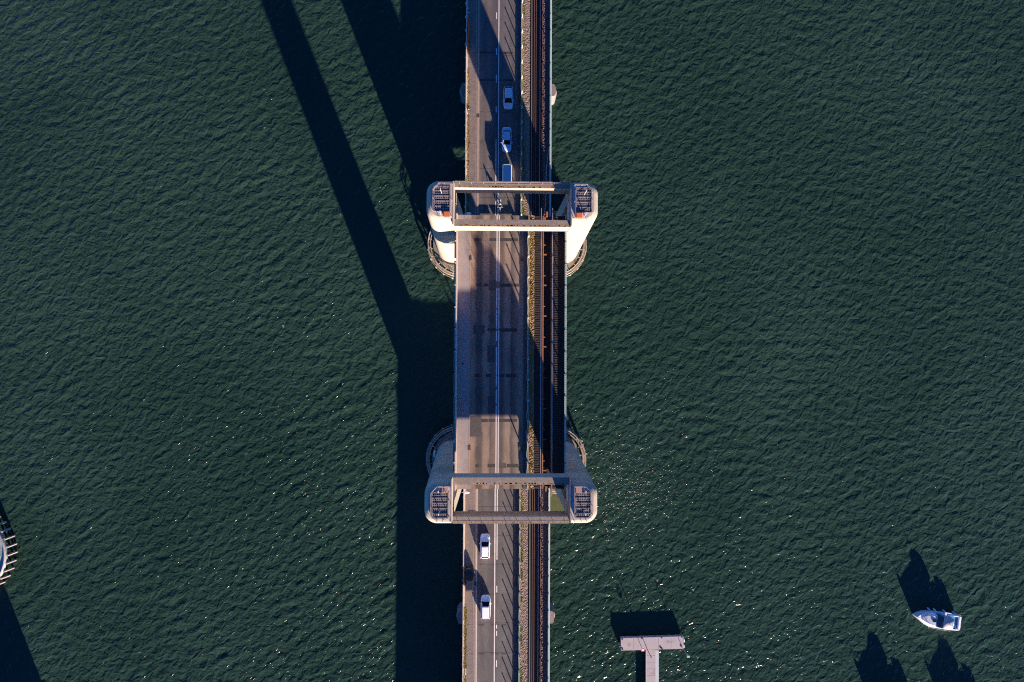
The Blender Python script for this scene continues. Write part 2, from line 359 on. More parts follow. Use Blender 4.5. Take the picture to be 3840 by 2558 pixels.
def portal(sy, label, oranges):
    root = empty('lift_bridge_portal', (1.8, sy * 20, 0), label, 'bridge tower', 'tower pairs of the lifting bridge')
    b = lambda mb, name, m, parent=root, **k: mb.build(name, m, parent, world=True, **k)
    # pier: long body with half round ends
    def stad(r, z, n=20):
        return [(10.3 + r * math.cos(a), sy * 20.3 + r * math.sin(a), z) for a in [(-.5 + k / n) * math.pi for k in range(n + 1)]] + \
               [(-7.0 + r * math.cos(a), sy * 20.3 + r * math.sin(a), z) for a in [(.5 + k / n) * math.pi for k in range(n + 1)]]
    b(MB().loft([stad(5.2, -3), stad(5.2, 2.3), stad(5.35, 2.3), stad(5.35, 2.7)]), 'pier', M['pier'])
    wk = MB()
    def arc(r, z, half):  # half: -1 west end, 1 east end
        cx = -7.0 if half < 0 else 10.3
        return [(cx + r * math.cos(a), sy * 20.3 + r * math.sin(a), z) for a in [((.5 if half < 0 else -.5) + k / 22) * math.pi for k in range(23)]]
    for h in (-1, 1):
        fw = MB()
        o_, i_ = arc(6.3, 2.25, h), arc(5.75, 2.25, h)
        for zz, th in ((2.25, .22),):
            fw.loft([[o_[k], (o_[k][0], o_[k][1], zz - th), (i_[k][0], i_[k][1], zz - th), i_[k]] for k in range(23)])
        w = b(fw, 'fender_walkway', M['plinth'])
        rl = MB()
        for r, z in ((6.25, 3.3), (6.25, 2.8), (5.8, 3.3), (6.5, 1.7)): rl.tube(arc(r, z, h), .06 if z < 3 else .075, 5)
        for k in range(0, 23, 2):
            for r in (6.25, 5.8): rl.tube([(arc(r, 2.2, h)[k]), (arc(r, 3.3, h)[k])], .05, 5)
            rl.tube([arc(5.8, 3.28, h)[k], arc(6.25, 3.28, h)[k]], .05, 5)
            rl.tube([arc(5.3, 2.2, h)[k], arc(5.8, 2.2, h)[k]], .08, 5)
            rl.tube([arc(6.5, 1.8, h)[k], arc(6.5, -1.5, h)[k]], .14, 6)
        b(rl, 'walkway_railing', M['ringrail'], w)
        bm_ = MB()
        for r, n_ in ((4.6, 0),): bm_.tube(arc(4.7, 3.6, h), .035, 5)
        for k in range(0, 23, 3): bm_.tube([arc(4.7, 2.6, h)[k], arc(4.7, 3.6, h)[k]], .035, 5)
        b(bm_, 'pier_railing', M['rail'])
    if sy < 0:
        b(MB().box(9.7, 13.2, -30.6, -25.7, -2, .12), 'pier_footing', M['algae'])
    for side, tag_ in ((-1, 'west'), (1, 'east')):
        t = MB(); rs = []
        for z in (2.6, 10, 20, 30, 37.6): rs.append(ring(side, sy, z, (z - 2.6) / 37.6))
        flip = side * sy < 0
        def L(mb, rr, **k):
            if flip: rr = [q[::-1] for q in rr]
            mb.loft(rr, **k)
        L(t, rs)
        L(t, [ring(side, sy, 37.6, .93, 0, False), ring(side, sy, 39.2, .97, 0, False), ring(side, sy, 39.75, 1, .10, False), ring(side, sy, 40.03, 1, .26, False), ring(side, sy, ZT, 1, .55, False)], cap0=True, cap1=True)
        xi = XL if side < 0 else XR
        tw = b(t, 'tower', M['conc'])
        tw['label'] = 'sunlit buff concrete tower with rounded outer corners' if sy > 0 else 'concrete tower with rounded outer corners, channel face in shade'
        rf = ring(side, sy, ZT + .006, 1, .62, False)
        b(MB().add(rf if not flip else rf[::-1], [tuple(range(len(rf)))]), 'roof_deck', M['roof'], tw)
        b(MB().box(xi - .13 * (side > 0) - .0, xi + .13 * (side < 0), sy * 16.35, sy * 22.0, 35.6, ZT + .04), 'inner_fin', M['conc'], tw)
        # grating over the lift shaft
        gx0, gx1 = (-8.38, -6.22) if side < 0 else (9.98, 12.06)
        gy0, gy1 = 18.0, 21.3
        b(MB().box(gx0 + .1, gx1 - .1, sy * (gy0 + .1), sy * (gy1 - .1), ZT + .02, ZT + .1), 'shaft_shade', M['black'], tw)  # near-black slab stands in for the shade down the shaft
        g = MB(); z0, z1 = ZT + .14, ZT + .34
        g.box(gx0, gx0 + .13, sy * gy0, sy * gy1, ZT, z1 + .03).box(gx1 - .13, gx1, sy * gy0, sy * gy1, ZT, z1 + .03)
        ph = (gy1 - gy0) / 5
        for i in range(5):
            y0 = gy0 + i * ph
            g.box(gx0 + .13, gx1 - .13, sy * y0, sy * (y0 + .10), ZT + .1, z1)
            y0 += .10; hh = (ph - .10) / 2
            for k in range(3):
                yy = y0 + k * hh
                g.box(gx0 + .13, gx1 - .13, sy * (yy - .055), sy * (yy + .055), z0, z1 - .05)
            ww = (gx1 - gx0 - .26) / 8
            for k in range(9):
                xx = gx0 + .13 + k * ww
                g.box(xx - .055, xx + .055, sy * y0, sy * (y0 + ph - .10), z0, z1 - .045)
        g.box(gx0 + .13, gx1 - .13, sy * (gy1 - .1), sy * gy1, ZT + .1, z1)
        b(g, 'shaft_grating', M['grate'], tw)
        hx = (-7.08, -6.30) if side < 0 else (10.0, 10.78)
        b(MB().box(hx[0], hx[1], sy * 17.25, sy * 17.96, ZT, ZT + .55), 'roof_hatch', M['rustbox'] if oranges else M['brownbox'], tw, bevel=.04)
        # roof handrail with cut corners
        q = MB()
        ox = gx0 - .05 if side < 0 else gx1 + .05; ix = gx1 + .2 if side < 0 else gx0 - .2; s_ = 1 if side < 0 else -1
        path = [(ix, 17.2), (ox + s_ * .75, 17.2), (ox, 18.0), (ox, 19.6), (ox, 20.7), (ox + s_ * .75, 21.5), (ix - s_ * .9, 21.5), (ix, 21.5)]
        for z in (ZT + .55, ZT + 1.05): q.tube([(x, sy * y, z) for x, y in path], .028, 5)
        for x, y in path + [(ix, 19.4)]: q.tube([(x, sy * y, ZT), (x, sy * y, ZT + 1.1)], .04, 5)
        q.tube([(ix, sy * 17.2, ZT + 1.05), (ix, sy * 21.5, ZT + 1.05)], .028, 5)
        b(q, 'roof_railing', M['rail'], tw)
        for x, y, h in ((ox + s_ * 1.0, 17.6, 1.9), (ox + s_ * 1.1, 20.3, 2.4)):
            a_ = MB().tube([(x, sy * y, ZT), (x, sy * y, ZT + h)], .035, 5); a_.tube([(x, sy * (y - .12), ZT + h), (x, sy * (y + .12), ZT + h)], .08, 6)
            b(a_, 'floodlight_post', M['galv'], tw)
        b(MB().box(xi - .22 * (side > 0) , xi + .22 * (side < 0), sy * 17.5, sy * 19.9, 36.3, 37.9) if side > 0 else MB().box(xi, xi + .2, sy * 17.6, sy * 19.8, 36.4, 37.6), 'sheave_cover', M['panel'], tw)
        lad = MB()
        for yy_ in (17.0, 17.3): lad.box(xi + .02 * (side < 0) - .1 * (side > 0), xi + .1 * (side < 0) - .02 * (side > 0), sy * yy_, sy * (yy_ + .05), 29.9, 36.9)
        for k in range(22): lad.box(xi + .02 * (side < 0) - .1 * (side > 0), xi + .1 * (side < 0) - .02 * (side > 0), sy * 17.05, sy * 17.3, 30 + k * .3, 30.05 + k * .3)
        b(lad, 'ladder', M['cream'], tw)
    for (ya, yb, outer) in ((16.42, 17.36, 0), (21.52, 22.42, 1)):
        bm = MB().box(XL + .132, XR - .132, sy * ya, sy * yb, 36.1, 38.86)
        cb = b(bm, 'crossbeam', M['conc']); cb['label'] = 'outer crossbeam with a thin handrail' if outer else 'crossbeam nearer the raised span'
        b(MB().box(XL + .14, XR - .14, sy * (ya + .004), sy * (yb - .004), 38.86, 38.9), 'beam_top', M['beamtop'], cb)
        li = MB()
        for k in range(230):
            x = random.choice((-2.5, .6, 2.2, 5.0, 7.2)) + random.gauss(0, 1.6) if k % 3 else random.uniform(XL + .3, XR - .3)
            if not XL + .3 < x < XR - .3: continue
            w = random.uniform(.03, .11); yy = ya + .03 + abs(random.gauss(0, .06)) + w
            if sy < 0: yy = yb - .03 - abs(random.gauss(0, .05)) - w
            li.disc(x, sy * yy, 38.9, 38.904, w, 6)
        b(li, 'lichen', M['lichen'], cb)['kind'] = 'stuff'
        if outer:
            q = MB(); ym = (ya + yb) / 2 + .1
            q.box(XL + .14, XR - .14, sy * (ym - .04), sy * (ym + .02), 38.9, 38.915)
            for k in range(10): q.tube([(XL + .8 + k * 1.55, sy * ym, 38.9), (XL + .8 + k * 1.55, sy * ym, 39.7)], .03, 5)
            q.tube([(XL + .14, sy * ym, 39.65), (XR - .14, sy * ym, 39.65)], .02, 5)
            b(q, 'beam_railing', M['rail'], cb)
    return root
pn = portal(1, 'bright sunlit concrete towers with orange roof hatches, joined by two crossbeams', True)
ps = portal(-1, 'pair of concrete towers with brown roof hatches, joined by two crossbeams beside the pontoon side', False)
ps['label'] = 'concrete towers with dull brown roof hatches, crossbeams between, near the car on the footway'

# ------------------------------------------------------------------ raised span
LY = 19.2
def fence_line(name, root, x, y0, y1, sp, h, zb, post_m, world=True, r=.07):
    n = int((y1 - y0) / sp) + 1
    for k in range(n):
        y = y0 + (y1 - y0 - (n - 1) * sp) / 2 + k * sp
        MB().box(x - r, x + r, y - r, y + r, zb, zb + h).box(x - r - .03, x + r + .03, y - r - .03, y + r + .03, zb + h, zb + h + .05).build(name, post_m, root, world=True)

span = empty('lifting_span', (1.8, 0, ZL), 'raised bridge span between the tower pairs, half in shade with no vehicles on it', 'bridge span')
b = lambda mb, name, m, parent=span, **k: mb.build(name, m, parent, world=True, **k)
b(MB().box(XL + .12, 5.06, -LY, LY, ZL - .9, ZL - .02), 'deck_slab', M['darksteel'])
gl = MB().box(XL - .02, XL + .1, -LY, LY, ZL - 2.2, ZL + .1)
for k in range(12): gl.box(XL - .30, XL - .025, -LY + .4 + k * 3.2, -LY + 3.2 + k * 3.2, ZL - .75, ZL - .5)
b(gl, 'girder', M['teal'])
gr = MB().box(XR - .05, XR + .0, -LY, LY, ZL - 2.2, ZL + .45).box(XR - .22, XR + .03, -LY, LY, ZL + .455, ZL + .5)
for k in range(120): gr.box(XR - .12, XR - .07, -LY + .1 + k * .32, -LY + .2 + k * .32, ZL + .5, ZL + .53)
b(gr, 'girder', M['tealp'])
LIFTB = [(-4, (0.285, 0.181, 0.117)), (-3.3, (0.205, 0.133, 0.092)), (-2.95, (0.086, 0.065, 0.053)), (-2.35, (0.093, 0.067, 0.054)), (-2.0, (0.232, 0.157, 0.110)), (-1.35, (0.224, 0.153, 0.109)), (-1.1, (0.100, 0.070, 0.053)),
         (-.2, (0.169, 0.118, 0.087)), (.55, (0.083, 0.061, 0.048)), (1.05, (0.215, 0.150, 0.108)), (1.6, (0.215, 0.150, 0.104)), (1.85, (0.077, 0.058, 0.048)), (2.6, (0.179, 0.129, 0.094)), (3.0, (0.215, 0.153, 0.110))]
lroad = b(MB().sheet(-3.96, 3.55, -LY, LY, ZL), 'carriageway', road_mat('lift_road', LIFTB, -4, 3.6))
b(MB().box(3.0, 3.06, -LY, LY, ZL, ZL + .012), 'edge_line', M['fadew'], lroad)
def line(parent, x0, x1, segs, z, name='lane_marking', m=None):
    for (a, c_) in segs: b(MB().sheet(x0, x1, min(a, c_), max(a, c_), z), name, m or M['white'], parent)
line(lroad, -.29, -.16, [(-LY, -7.6), (-7.3, -5.3), (-4.9, 0.6), (1.5, 2.9), (3.2, 5.2), (5.3, 5.9), (6.1, 8.9), (9.9, LY)], ZL + .006)
line(lroad, .02, .14, [(-LY, 3.0), (3.2, 8.9), (9.9, LY)], ZL + .006)
for (y, xs_) in ((15.75, [(-3.4, -2.4), (-1.3, 0.0), (0.1, 2.7)]), (9.35, [(-3.2, -2.4), (-2.0, -1.4), (.25, 2.9)]), (3.05, [(-1.5, -.3), (.2, 2.6)]), (-3.35, [(-3.3, -2.4), (-1.7, -1.0), (-.3, .9), (1.1, 2.5)]), (-9.65, [(-2.3, -1.4), (-1.3, -.3), (-.2, 2.7)]), (-15.95, [(-3.1, -2.6), (-1.4, -.3), (1.3, 2.9)])):
    for a, c_ in xs_:
        b(MB().sheet(a, c_, y - .22 + random.uniform(-.04, .04), y + .22, ZL + .004), 'asphalt_patch', M['patch'], lroad)
for (a, c_, y0, y1) in ((-3.9, -2.3, -11.9, -9.0), (-3.5, -1.9, 2.5, 3.7), (-1.35, -.35, 8.6, 10.1), (-1.2, -.5, 4.1, 4.9), (-1.4, -.35, -8.6, -6.2), (-1.5, -.4, -1.5, .9), (-.1, 1.2, -16.3, -15.6), (-3.0, -2.7, -13.9, -13.4), (-3.1, -2.3, -.2, 1.8)):
    b(MB().sheet(a, c_, y0, y1, ZL + .002), 'asphalt_patch', M['patch2'], lroad)
lf_ = b(MB().box(XL + .22, -3.96, -LY, LY, ZL - .3, ZL + .09), 'footway', M['foot'])
b(MB().box(-4.03, -3.95, -LY, LY, ZL + .0, ZL + .105), 'kerb_edge', M['kerb'], lf_)
for y in (18.0, -18.1): b(MB().box(-5.6, -5.05, y - .35, y + .35, ZL + .09, ZL + .12), 'access_cover', M['brownbox'], lf_)
b(MB().box(-5.05, -4.8, -1.8, -1.55, ZL + .09, ZL + .10), 'access_cover', M['patch'], lf_)
for x, y in ((-3.95, 13.1), (3.3, 13.1), (-3.95, -13.5), (3.2, -13.5)):
    b(MB().box(x - .17, x + .17, y - .28, y + .28, ZL - .05, ZL + .13), 'drain_grate', M['darksteel'], lroad)
b(MB().box(3.55, 4.03, -LY, LY, ZL - .3, ZL + .10), 'verge', M['verge'])
pr = b(MB().box(XL + .10, XL + .22, -LY, LY, ZL - .2, ZL + 1.05).box(XL + .05, XL + .24, -LY, LY, ZL + 1.05, ZL + 1.12), 'parapet', M['cream'])
fence_line('parapet_post', pr, XL - .02, -LY + .6, LY - .6, 3.07, 1.1, ZL, M['galv'], r=.05)
br = MB()
ws = [(4.10 + .045 * math.sin(k * 1.15), -LY + k * .5, 0) for k in range(int(2 * LY / .5) + 1)]
br.loft([[(x - .035, y, ZL + .3), (x + .035, y, ZL + .3), (x + .035, y, ZL + .66), (x - .035, y, ZL + .66)] for x, y, _ in ws if y < LY - 1.2])
brr = b(br, 'guard_rail', M['tealp'])
b(MB().box(4.16, 4.34, -LY, LY, ZL - .1, ZL + .58), 'barrier_plinth', M['plinth'], brr)
fence_line('fence_post', brr, 4.2, -LY + 2.6, LY - 1.8, 2.85, 1.72, ZL, M['galv'])

def gravel(x0, x1, y0, y1, z, amp, step, name, m, label=None, parent=None, cat=None):
    xs = np.arange(x0, x1 + 1e-6, (x1 - x0) / max(2, round((x1 - x0) / step))); ys = np.arange(y0, y1 + 1e-6, step)
    rng = np.random.RandomState(int(abs(x0 * 100 + y0)) % 9999)
    X, Y = np.meshgrid(xs, ys); Zr = z + rng.uniform(-amp, amp, X.shape) ; X = X + rng.uniform(-.3, .3, X.shape) * step; Y = Y + rng.uniform(-.3, .3, X.shape) * step
    X[:, 0] = x0; X[:, -1] = x1
    nx = len(xs); mb = MB(); mb.v = [tuple(map(float, p)) for p in np.stack([X, Y, Zr], -1).reshape(-1, 3)]
    mb.f = [(j * nx + i, j * nx + i + 1, (j + 1) * nx + i + 1, (j + 1) * nx + i) for j in range(len(ys) - 1) for i in range(nx - 1)]
    o = mb.build(name, m, parent, world=True)
    if parent is None: tag(o, label, cat, kind='stuff')
    else: o['kind'] = 'stuff'
    return o
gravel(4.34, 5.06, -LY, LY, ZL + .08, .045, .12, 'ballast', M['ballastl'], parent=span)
wl = b(MB().box(5.06, 5.9, -LY, LY, ZL - .35, ZL - .08), 'timber_walkway', M['timber'])
tb = MB()
for k in range(118): tb.box(5.1, 5.86, -LY + .1 + k * .325, -LY + .3 + k * .325, ZL - .08, ZL - .04)
b(tb, 'walkway_boards', M['timber'], wl)
wr = b(MB().box(7.72, XR - .06, -LY, LY, ZL - .35, ZL - .10), 'timber_walkway', M['timber'])
tb = MB()
for k in range(118): tb.box(7.76, 8.9, -LY + .1 + k * .325, -LY + .3 + k * .325, ZL - .10, ZL - .05)
b(tb, 'walkway_boards', M['timber'], wr)
b(MB().box(5.9, 7.72, -LY, LY, ZL - 1.3, ZL - .95), 'track_trough', M['pit'])
for x in (6.02, 7.60):
    b(MB().box(x - .05, x + .05, -LY - 1.1, LY + 1.1, ZL - .18, ZL - .0).box(x - .09, x + .09, -LY, LY, ZL - .3, ZL - .18), 'running_rail', M['railsteel'])
b(MB().box(6.22, 6.38, -LY, LY, ZL - .35, ZL - .05).box(7.38, 7.43, -LY, LY, ZL - .3, ZL - .1), 'guard_beam', M['rust'])
for k in range(9):
    y = -LY + 2.5 + k * 4.35
    b(MB().box(6.38, 6.80, y - .08, y + .08, ZL - .35, ZL - .25), 'rail_bracket', M['rust'])
    b(MB().box(6.38, 6.62, y + 1.3, y + 1.42, ZL - .35, ZL - .25), 'rail_bracket', M['rust'])
b(MB().box(5.9, 7.7, -LY, -LY + .3, ZL - .9, ZL - .4), 'end_beam', M['darksteel'])
b(MB().box(5.9, 7.7, LY - .3, LY, ZL - .9, ZL - .4), 'end_beam', M['darksteel'])
b(MB().box(6.70, 6.96, LY - .1, LY + .6, ZL - .5, ZL - .15).box(6.45, 6.66, LY - .9, LY - .1, ZL - .5, ZL - .3), 'rail_lock_box', M['rust'])
b(MB().box(6.7, 6.95, -LY - .4, -LY + .3, ZL - .5, ZL - .2).box(6.45, 6.66, -LY + .2, -LY + .8, ZL - .5, ZL - .3), 'rail_lock_box', M['rust'])
rp = b(MB().tube([(XR - .1, -LY, ZL + 1.15), (XR - .1, LY, ZL + 1.15)], .03, 5).tube([(XR - .1, -LY, ZL + .8), (XR - .1, LY, ZL + .8)], .02, 5), 'parapet', M['tealp'])
fence_line('parapet_post', rp, XR - .13, -LY + .7, LY - .7, 3.07, 1.15, ZL, M['teal'], r=.06)

# ------------------------------------------------------------------ approaches
APB = [(-4, (.13, .10, .08)), (-3.2, (.105, .085, .073)), (-2.8, (.08, .066, .06)), (-2.0, (.105, .088, .078)), (-1.2, (.072, .06, .056)), (-.3, (.062, .052, .05)), (.1, (.085, .076, .068)), (1.0, (.092, .082, .072)), (1.35, (.105, .09, .08)), (2.2, (.082, .07, .062)), (3.3, (.085, .07, .063))]
road_m = road_mat('approach_road', APB, -4, 3.4)
for sy, nm in ((1, 'carrying the queue of silver cars and the motorcycle'), (-1, 'with two silver cars stopped behind the towers')):
    Y0, Y1 = sy * 18.3, sy * 110
    lo, hi = min(Y0, Y1), max(Y0, Y1)
    dk = empty('approach_span', (1.8, Y0, 0), 'fixed approach deck on piers ' + ('leading to the sunlit towers' if sy > 0 else 'leading to the towers with brown roof hatches'), 'bridge deck', 'fixed approach decks')
    MB().box(XL - .0, XR - .1, lo, hi, ZA - 1.6, ZA - 1.0).box(XL, 5.6, lo, hi, ZA - 1.0, ZA - .1).box(8.05, XR - .1, lo, hi, ZA - 1.0, ZA - .5).build('deck_slab', M['pier'], dk, world=True)
    for yy in (49.0, 80.0):
        pm = MB()
        def st2(z, ex, ry): return [(10.1 - .0 + ex * math.cos(a) * 1.0, sy * yy + ry * math.sin(a), z) for a in [(-.5 + k / 10) * math.pi for k in range(11)]] + [(-6.75 + ex * math.cos(a), sy * yy + ry * math.sin(a), z) for a in [(.5 + k / 10) * math.pi for k in range(11)]]
        pm.loft([st2(-3, .75, 1.0), st2(3.6, .75, 1.0), st2(3.9, .55, 1.2), st2(4.7, .5, 1.15)])
        pm.build('pier', M['piercap'], dk, world=True)
    r1 = tag(MB().sheet(-3.75, 3.55, lo, hi, ZA).build('road', road_m), 'two lane asphalt road ' + nm, 'road', kind='structure')
    f1 = struct('footway', MB().box(XL + .12, -3.98, lo, hi, ZA - .1, ZA + .10), M['foota'], 'rough brown footway beside the road ' + ('at the sunlit towers end' if sy > 0 else 'with the dark car on it'), 'footway')
    MB().box(-4.30, -4.22, lo, hi, ZA + .10, ZA + .115).build('kerb_line', M['kerb'], f1)
    kb = struct('kerb', MB().box(-3.98, -3.75, lo, hi, ZA - .1, ZA + .085), M['kerb'], 'long pale stone kerb ' + ('beside the queueing cars' if sy > 0 else 'beside the dark car'), 'kerb')
    cx = -.14 if sy > 0 else -.42
    bb = lambda mb, name, m, parent=r1: mb.build(name, m, parent)
    bb(MB().sheet(-3.72, -3.62, lo, hi, ZA + .006), 'edge_line', M['fadew'] if sy > 0 else M['white'])
    bb(MB().sheet(3.06, 3.11, lo, hi, ZA + .006), 'edge_line', M['fadew'])
    if sy > 0:
        bb(MB().sheet(cx - .07, cx + .07, lo, hi, ZA + .006), 'lane_marking', M['white'])
        for (a, c_) in ((19.5, 38.9), (43.9, 45.1), (49.5, 50.9), (54.6, 55.8), (61.3, 62.5), (67, 68.2)): bb(MB().sheet(cx - .50, cx - .36, a, c_, ZA + .006), 'lane_marking', M['white'])
    else:
        bb(MB().sheet(cx - .08, cx + .10, lo, hi, ZA + .006), 'lane_marking', M['white'])
        for (a, c_) in ((-37.8, -19.5), (-43.7, -42.5), (-50.2, -49.5), (-51.5, -50.6), (-57.1, -55.9), (-63, -61.8)): bb(MB().sheet(cx + .32, cx + .48, a, c_, ZA + .006), 'lane_marking', M['white'])
    for k, y in enumerate(([55.0, 49.9, 65, 70] if sy > 0 else [-49.5, -54.7, -60, -65])):
        for a, c_ in ((-3.7, -1.5), (-1.45, .35), (.6, 2.5)) if sy > 0 else ((-3.3, -2.3), (-1.0, .4), (.8, 1.7)):
            bb(MB().sheet(a, c_, y - .16, y + (.22 if sy > 0 else .08), ZA + .003), 'asphalt_patch', M['patch'])
    if sy < 0: bb(MB().sheet(-3.6, cx - .1, -37, -30.6 + 1.6, ZA + .002), 'asphalt_patch', M['patch2'])
    for x, y in (((-3.95, 43.3), (3.25, 43.1)) if sy > 0 else ((-4.0, -42.1), (3.3, -42.1))):
        MB().box(x - .3, x + .3, y - .33, y + .33, ZA - .05, ZA + .10).box(x - .24, x + .24, y - .27, y + .27, ZA + .1, ZA + .104).build('drain_cover', M['darksteel'], r1)
    struct('verge', MB().box(3.55, 3.98, lo, hi, ZA - .1, ZA + .10), M['verge'], 'dark strip of asphalt at the foot of the guard rail ' + ('near the queueing cars' if sy > 0 else 'across from the dark car'), 'verge')
    # guard rail between the road and the railway
    far = lo if sy < 0 else hi
    yv = (21.0, 68.0) if sy > 0 else (-66.0, -21.0)
    g_ = empty('guard_fence', (4.1, sy * 45, ZA), 'guard rail and posts between road and railway ' + ('beside the queueing cars' if sy > 0 else 'casting slanting shadows across the lane'), 'fence', 'guard fences between road and railway')
    MB().box(4.06, 4.24, lo, hi, ZA - .1, ZA + .56).build('barrier_plinth', M['plinth'], g_, world=True)
    k_ = MB(); pts = [(4.0 + .03 * math.sin(k * .9), lo + k * .5) for k in range(int((hi - lo) / .5))]
    k_.loft([[(x - .03, y, ZA + .3), (x + .03, y, ZA + .3), (x + .03, y, ZA + .64), (x - .03, y, ZA + .64)] for x, y in pts]).build('guard_rail', M['tealp'], g_, world=True)
    fence_line('fence_post', g_, 4.13, yv[0], yv[1], 2.8, 1.75, ZA, M['cream'] if sy > 0 else M['galv'])
    # outer parapets
    for side in (-1, 1):
        x = XL + .0 if side < 0 else XR - .12
        lb = ('cream topped parapet along the footway ' if side < 0 else 'pale green parapet beside the railway ') + ('at the sunlit towers end' if sy > 0 else 'at the dark car end')
        p_ = empty('parapet', (x, sy * 45, ZA), lb, 'parapet', 'outer parapets of the approach decks')
        if side < 0:
            MB().box(XL - .16, XL - .04, lo, hi, ZA + 1.0, ZA + 1.09).box(XL - .14, XL + .12, lo, hi, ZA - .3, ZA + .18).build('top_rail', M['cream'], p_, world=True)
            MB().box(XL - .125, XL - .095, lo, hi, ZA + .18, ZA + .98).build('infill_panel', M['galv'], p_, world=True)
            MB().tube([(XL - .1, lo, ZA + .4), (XL - .1, hi, ZA + .4)], .035, 4).tube([(XL - .1, lo, ZA + .7), (XL - .1, hi, ZA + .7)], .035, 4).build('mid_rail', M['galv'], p_, world=True)
            n = 19
            for k in range(n):
                y = sy * (21.4 + k * 2.5)
                MB().box(XL - .15, XL - .07, y - .06, y + .06, ZA, ZA + 1.0).tube([(XL - .12, y, ZA + .95), (XL - .38, y, ZA + .2), (XL - .1, y, ZA - .4)], .07, 6).build('parapet_post', M['galv'] if sy > 0 else M['piercap'], p_, world=True)
        else:
            MB().box(XR - .2, XR - .08, lo, hi, ZA + 1.02, ZA + 1.1).box(XR - .26, XR - .1, lo, hi, ZA - .6, ZA + .5).build('top_rail', M['tealp'], p_, world=True)
            MB().box(XR - .1, XR + .1, lo, hi, ZA - .2, ZA - .1).build('service_ledge', M['cream'], p_, world=True)
            for k in range(15):
                y = sy * (22.4 + k * 3.05)
                MB().box(XR - .2, XR - .09, y - .07, y + .07, ZA + .5, ZA + 1.02).build('parapet_post', M['teal'], p_, world=True)
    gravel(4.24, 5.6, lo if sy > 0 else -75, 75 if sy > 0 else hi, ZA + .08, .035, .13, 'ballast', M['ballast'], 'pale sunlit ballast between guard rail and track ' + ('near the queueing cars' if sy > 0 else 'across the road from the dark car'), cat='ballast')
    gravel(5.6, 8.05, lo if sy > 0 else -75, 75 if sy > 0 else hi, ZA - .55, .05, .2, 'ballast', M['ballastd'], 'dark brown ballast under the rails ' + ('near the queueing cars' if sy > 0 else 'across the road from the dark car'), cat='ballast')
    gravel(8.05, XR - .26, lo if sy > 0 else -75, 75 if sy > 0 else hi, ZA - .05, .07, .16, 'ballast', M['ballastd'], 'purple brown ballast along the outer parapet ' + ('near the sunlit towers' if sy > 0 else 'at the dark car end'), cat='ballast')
    tr = empty('railway_track', (6.7, sy * 45, ZA - .5), 'single railway track ' + ('running to the sunlit towers' if sy > 0 else 'running to the towers with brown hatches'), 'railway track', 'tracks on the approach decks')
    t_ = lambda mb, name, m: mb.build(name, m, tr, world=True)
    t_(MB().box(5.62, 6.14, lo, hi, ZA - .52, ZA - .20).box(7.12, 7.72, lo, hi, ZA - .52, ZA - .20), 'timber_baulk', M['pit'])
    for x in (5.92, 7.47): t_(MB().box(x - .045, x + .045, lo, hi, ZA - .2, ZA - .04), 'running_rail', M['railsteel'])
    t_(MB().box(7.86, 7.96, lo, hi, ZA - .3, ZA - .02), 'conductor_rail', M['railbrown'])
    t_(MB().box(6.36, 6.45, lo, hi, ZA - .5, ZA - .28).box(6.72, 6.80, lo, hi, ZA - .5, ZA - .28), 'guard_rail', M['railbrown'])

def crack(x0, x1, y, z, w, parent, m='patch', wob=.10):
    n_ = int((x1 - x0) / .25) + 2; ph = random.uniform(0, 9)
    P_ = [(x0 + (x1 - x0) * k / (n_ - 1), y + wob * math.sin(k * .9 + ph) * random.uniform(.4, 1)) for k in range(n_)]
    q = MB(); vs = [(x, yy - w, z) for x, yy in P_] + [(x, yy + w, z) for x, yy in P_]
    q.add(vs, [(k, k + 1, n_ + k + 1, n_ + k) for k in range(n_ - 1)]); b(q, 'crack', M[m], parent)
for o_ in [o for o in bpy.data.objects if o.name.split('.')[0] == 'footway' and o.parent is None]:
    sg_ = 1 if o_.data.vertices[0].co.y > 0 else -1
    for y_ in ((49.6, 54.9, 38.2, 31.0) if sg_ > 0 else (49.4, 54.7, 40.1, 31.4)): crack(XL + .3, -4.3, sg_ * y_, ZA + .104, .025, o_)
for o_ in [o for o in bpy.data.objects if o.name.split('.')[0] == 'road']:
    sg_ = 1 if o_.data.vertices[0].co.y > 0 else -1
    for y_ in (49.2, 54.5, 44.0, 38.6, 33.5, 28.2): crack(-3.5, 2.9, sg_ * y_, ZA + .008, .018, o_, wob=.05)
# pipe lying along the track
tag(MB().tube([(9.2, 37.6, ZA + .15), (9.05, 36.6, ZA + .15), (8.85, 35.0, ZA + .12), (8.7, 33.2, ZA + .1), (8.66, 31, ZA + .1), (8.62, 28, ZA + .1), (8.4, 25, ZA + .1), (8.2, 21, ZA + .1)], .055, 6).build('cable', M['cream'], smooth=True), 'cream cable curving in from the parapet beside the track', 'cable')

# ------------------------------------------------------------------ weeds
def weeds(x0, x1, y0, y1, z, n, m, label, h=.18):
    mb = MB(); cl = [(random.uniform(y0, y1), random.uniform(.3, 1)) for _ in range(max(3, n // 14))]
    for i in range(n):
        c, w = random.choice(cl); y = c + random.gauss(0, .35); x = random.uniform(x0, x1)
        if not y0 < y < y1: continue
        for _ in range(5):
            a = random.uniform(0, 6.28); l = random.uniform(.06, .16) * (.6 + w); q = random.uniform(.4, 1) * h
            px, py = x + random.gauss(0, .05), y + random.gauss(0, .07)
            mb.add([(px, py, z + q * .3), (px + l * math.cos(a), py + l * math.sin(a), z + q), (px + l * math.cos(a + 1), py + l * math.sin(a + 1), z + q * .6)], [(0, 1, 2)])
    return tag(mb.build('weeds', m), label, 'weeds', kind='stuff')
weeds(XL + .14, XL + .34, 22, 57, ZA + .1, 800, M['weedm'], 'yellow moss and weeds at the foot of the parapet near the queueing cars')
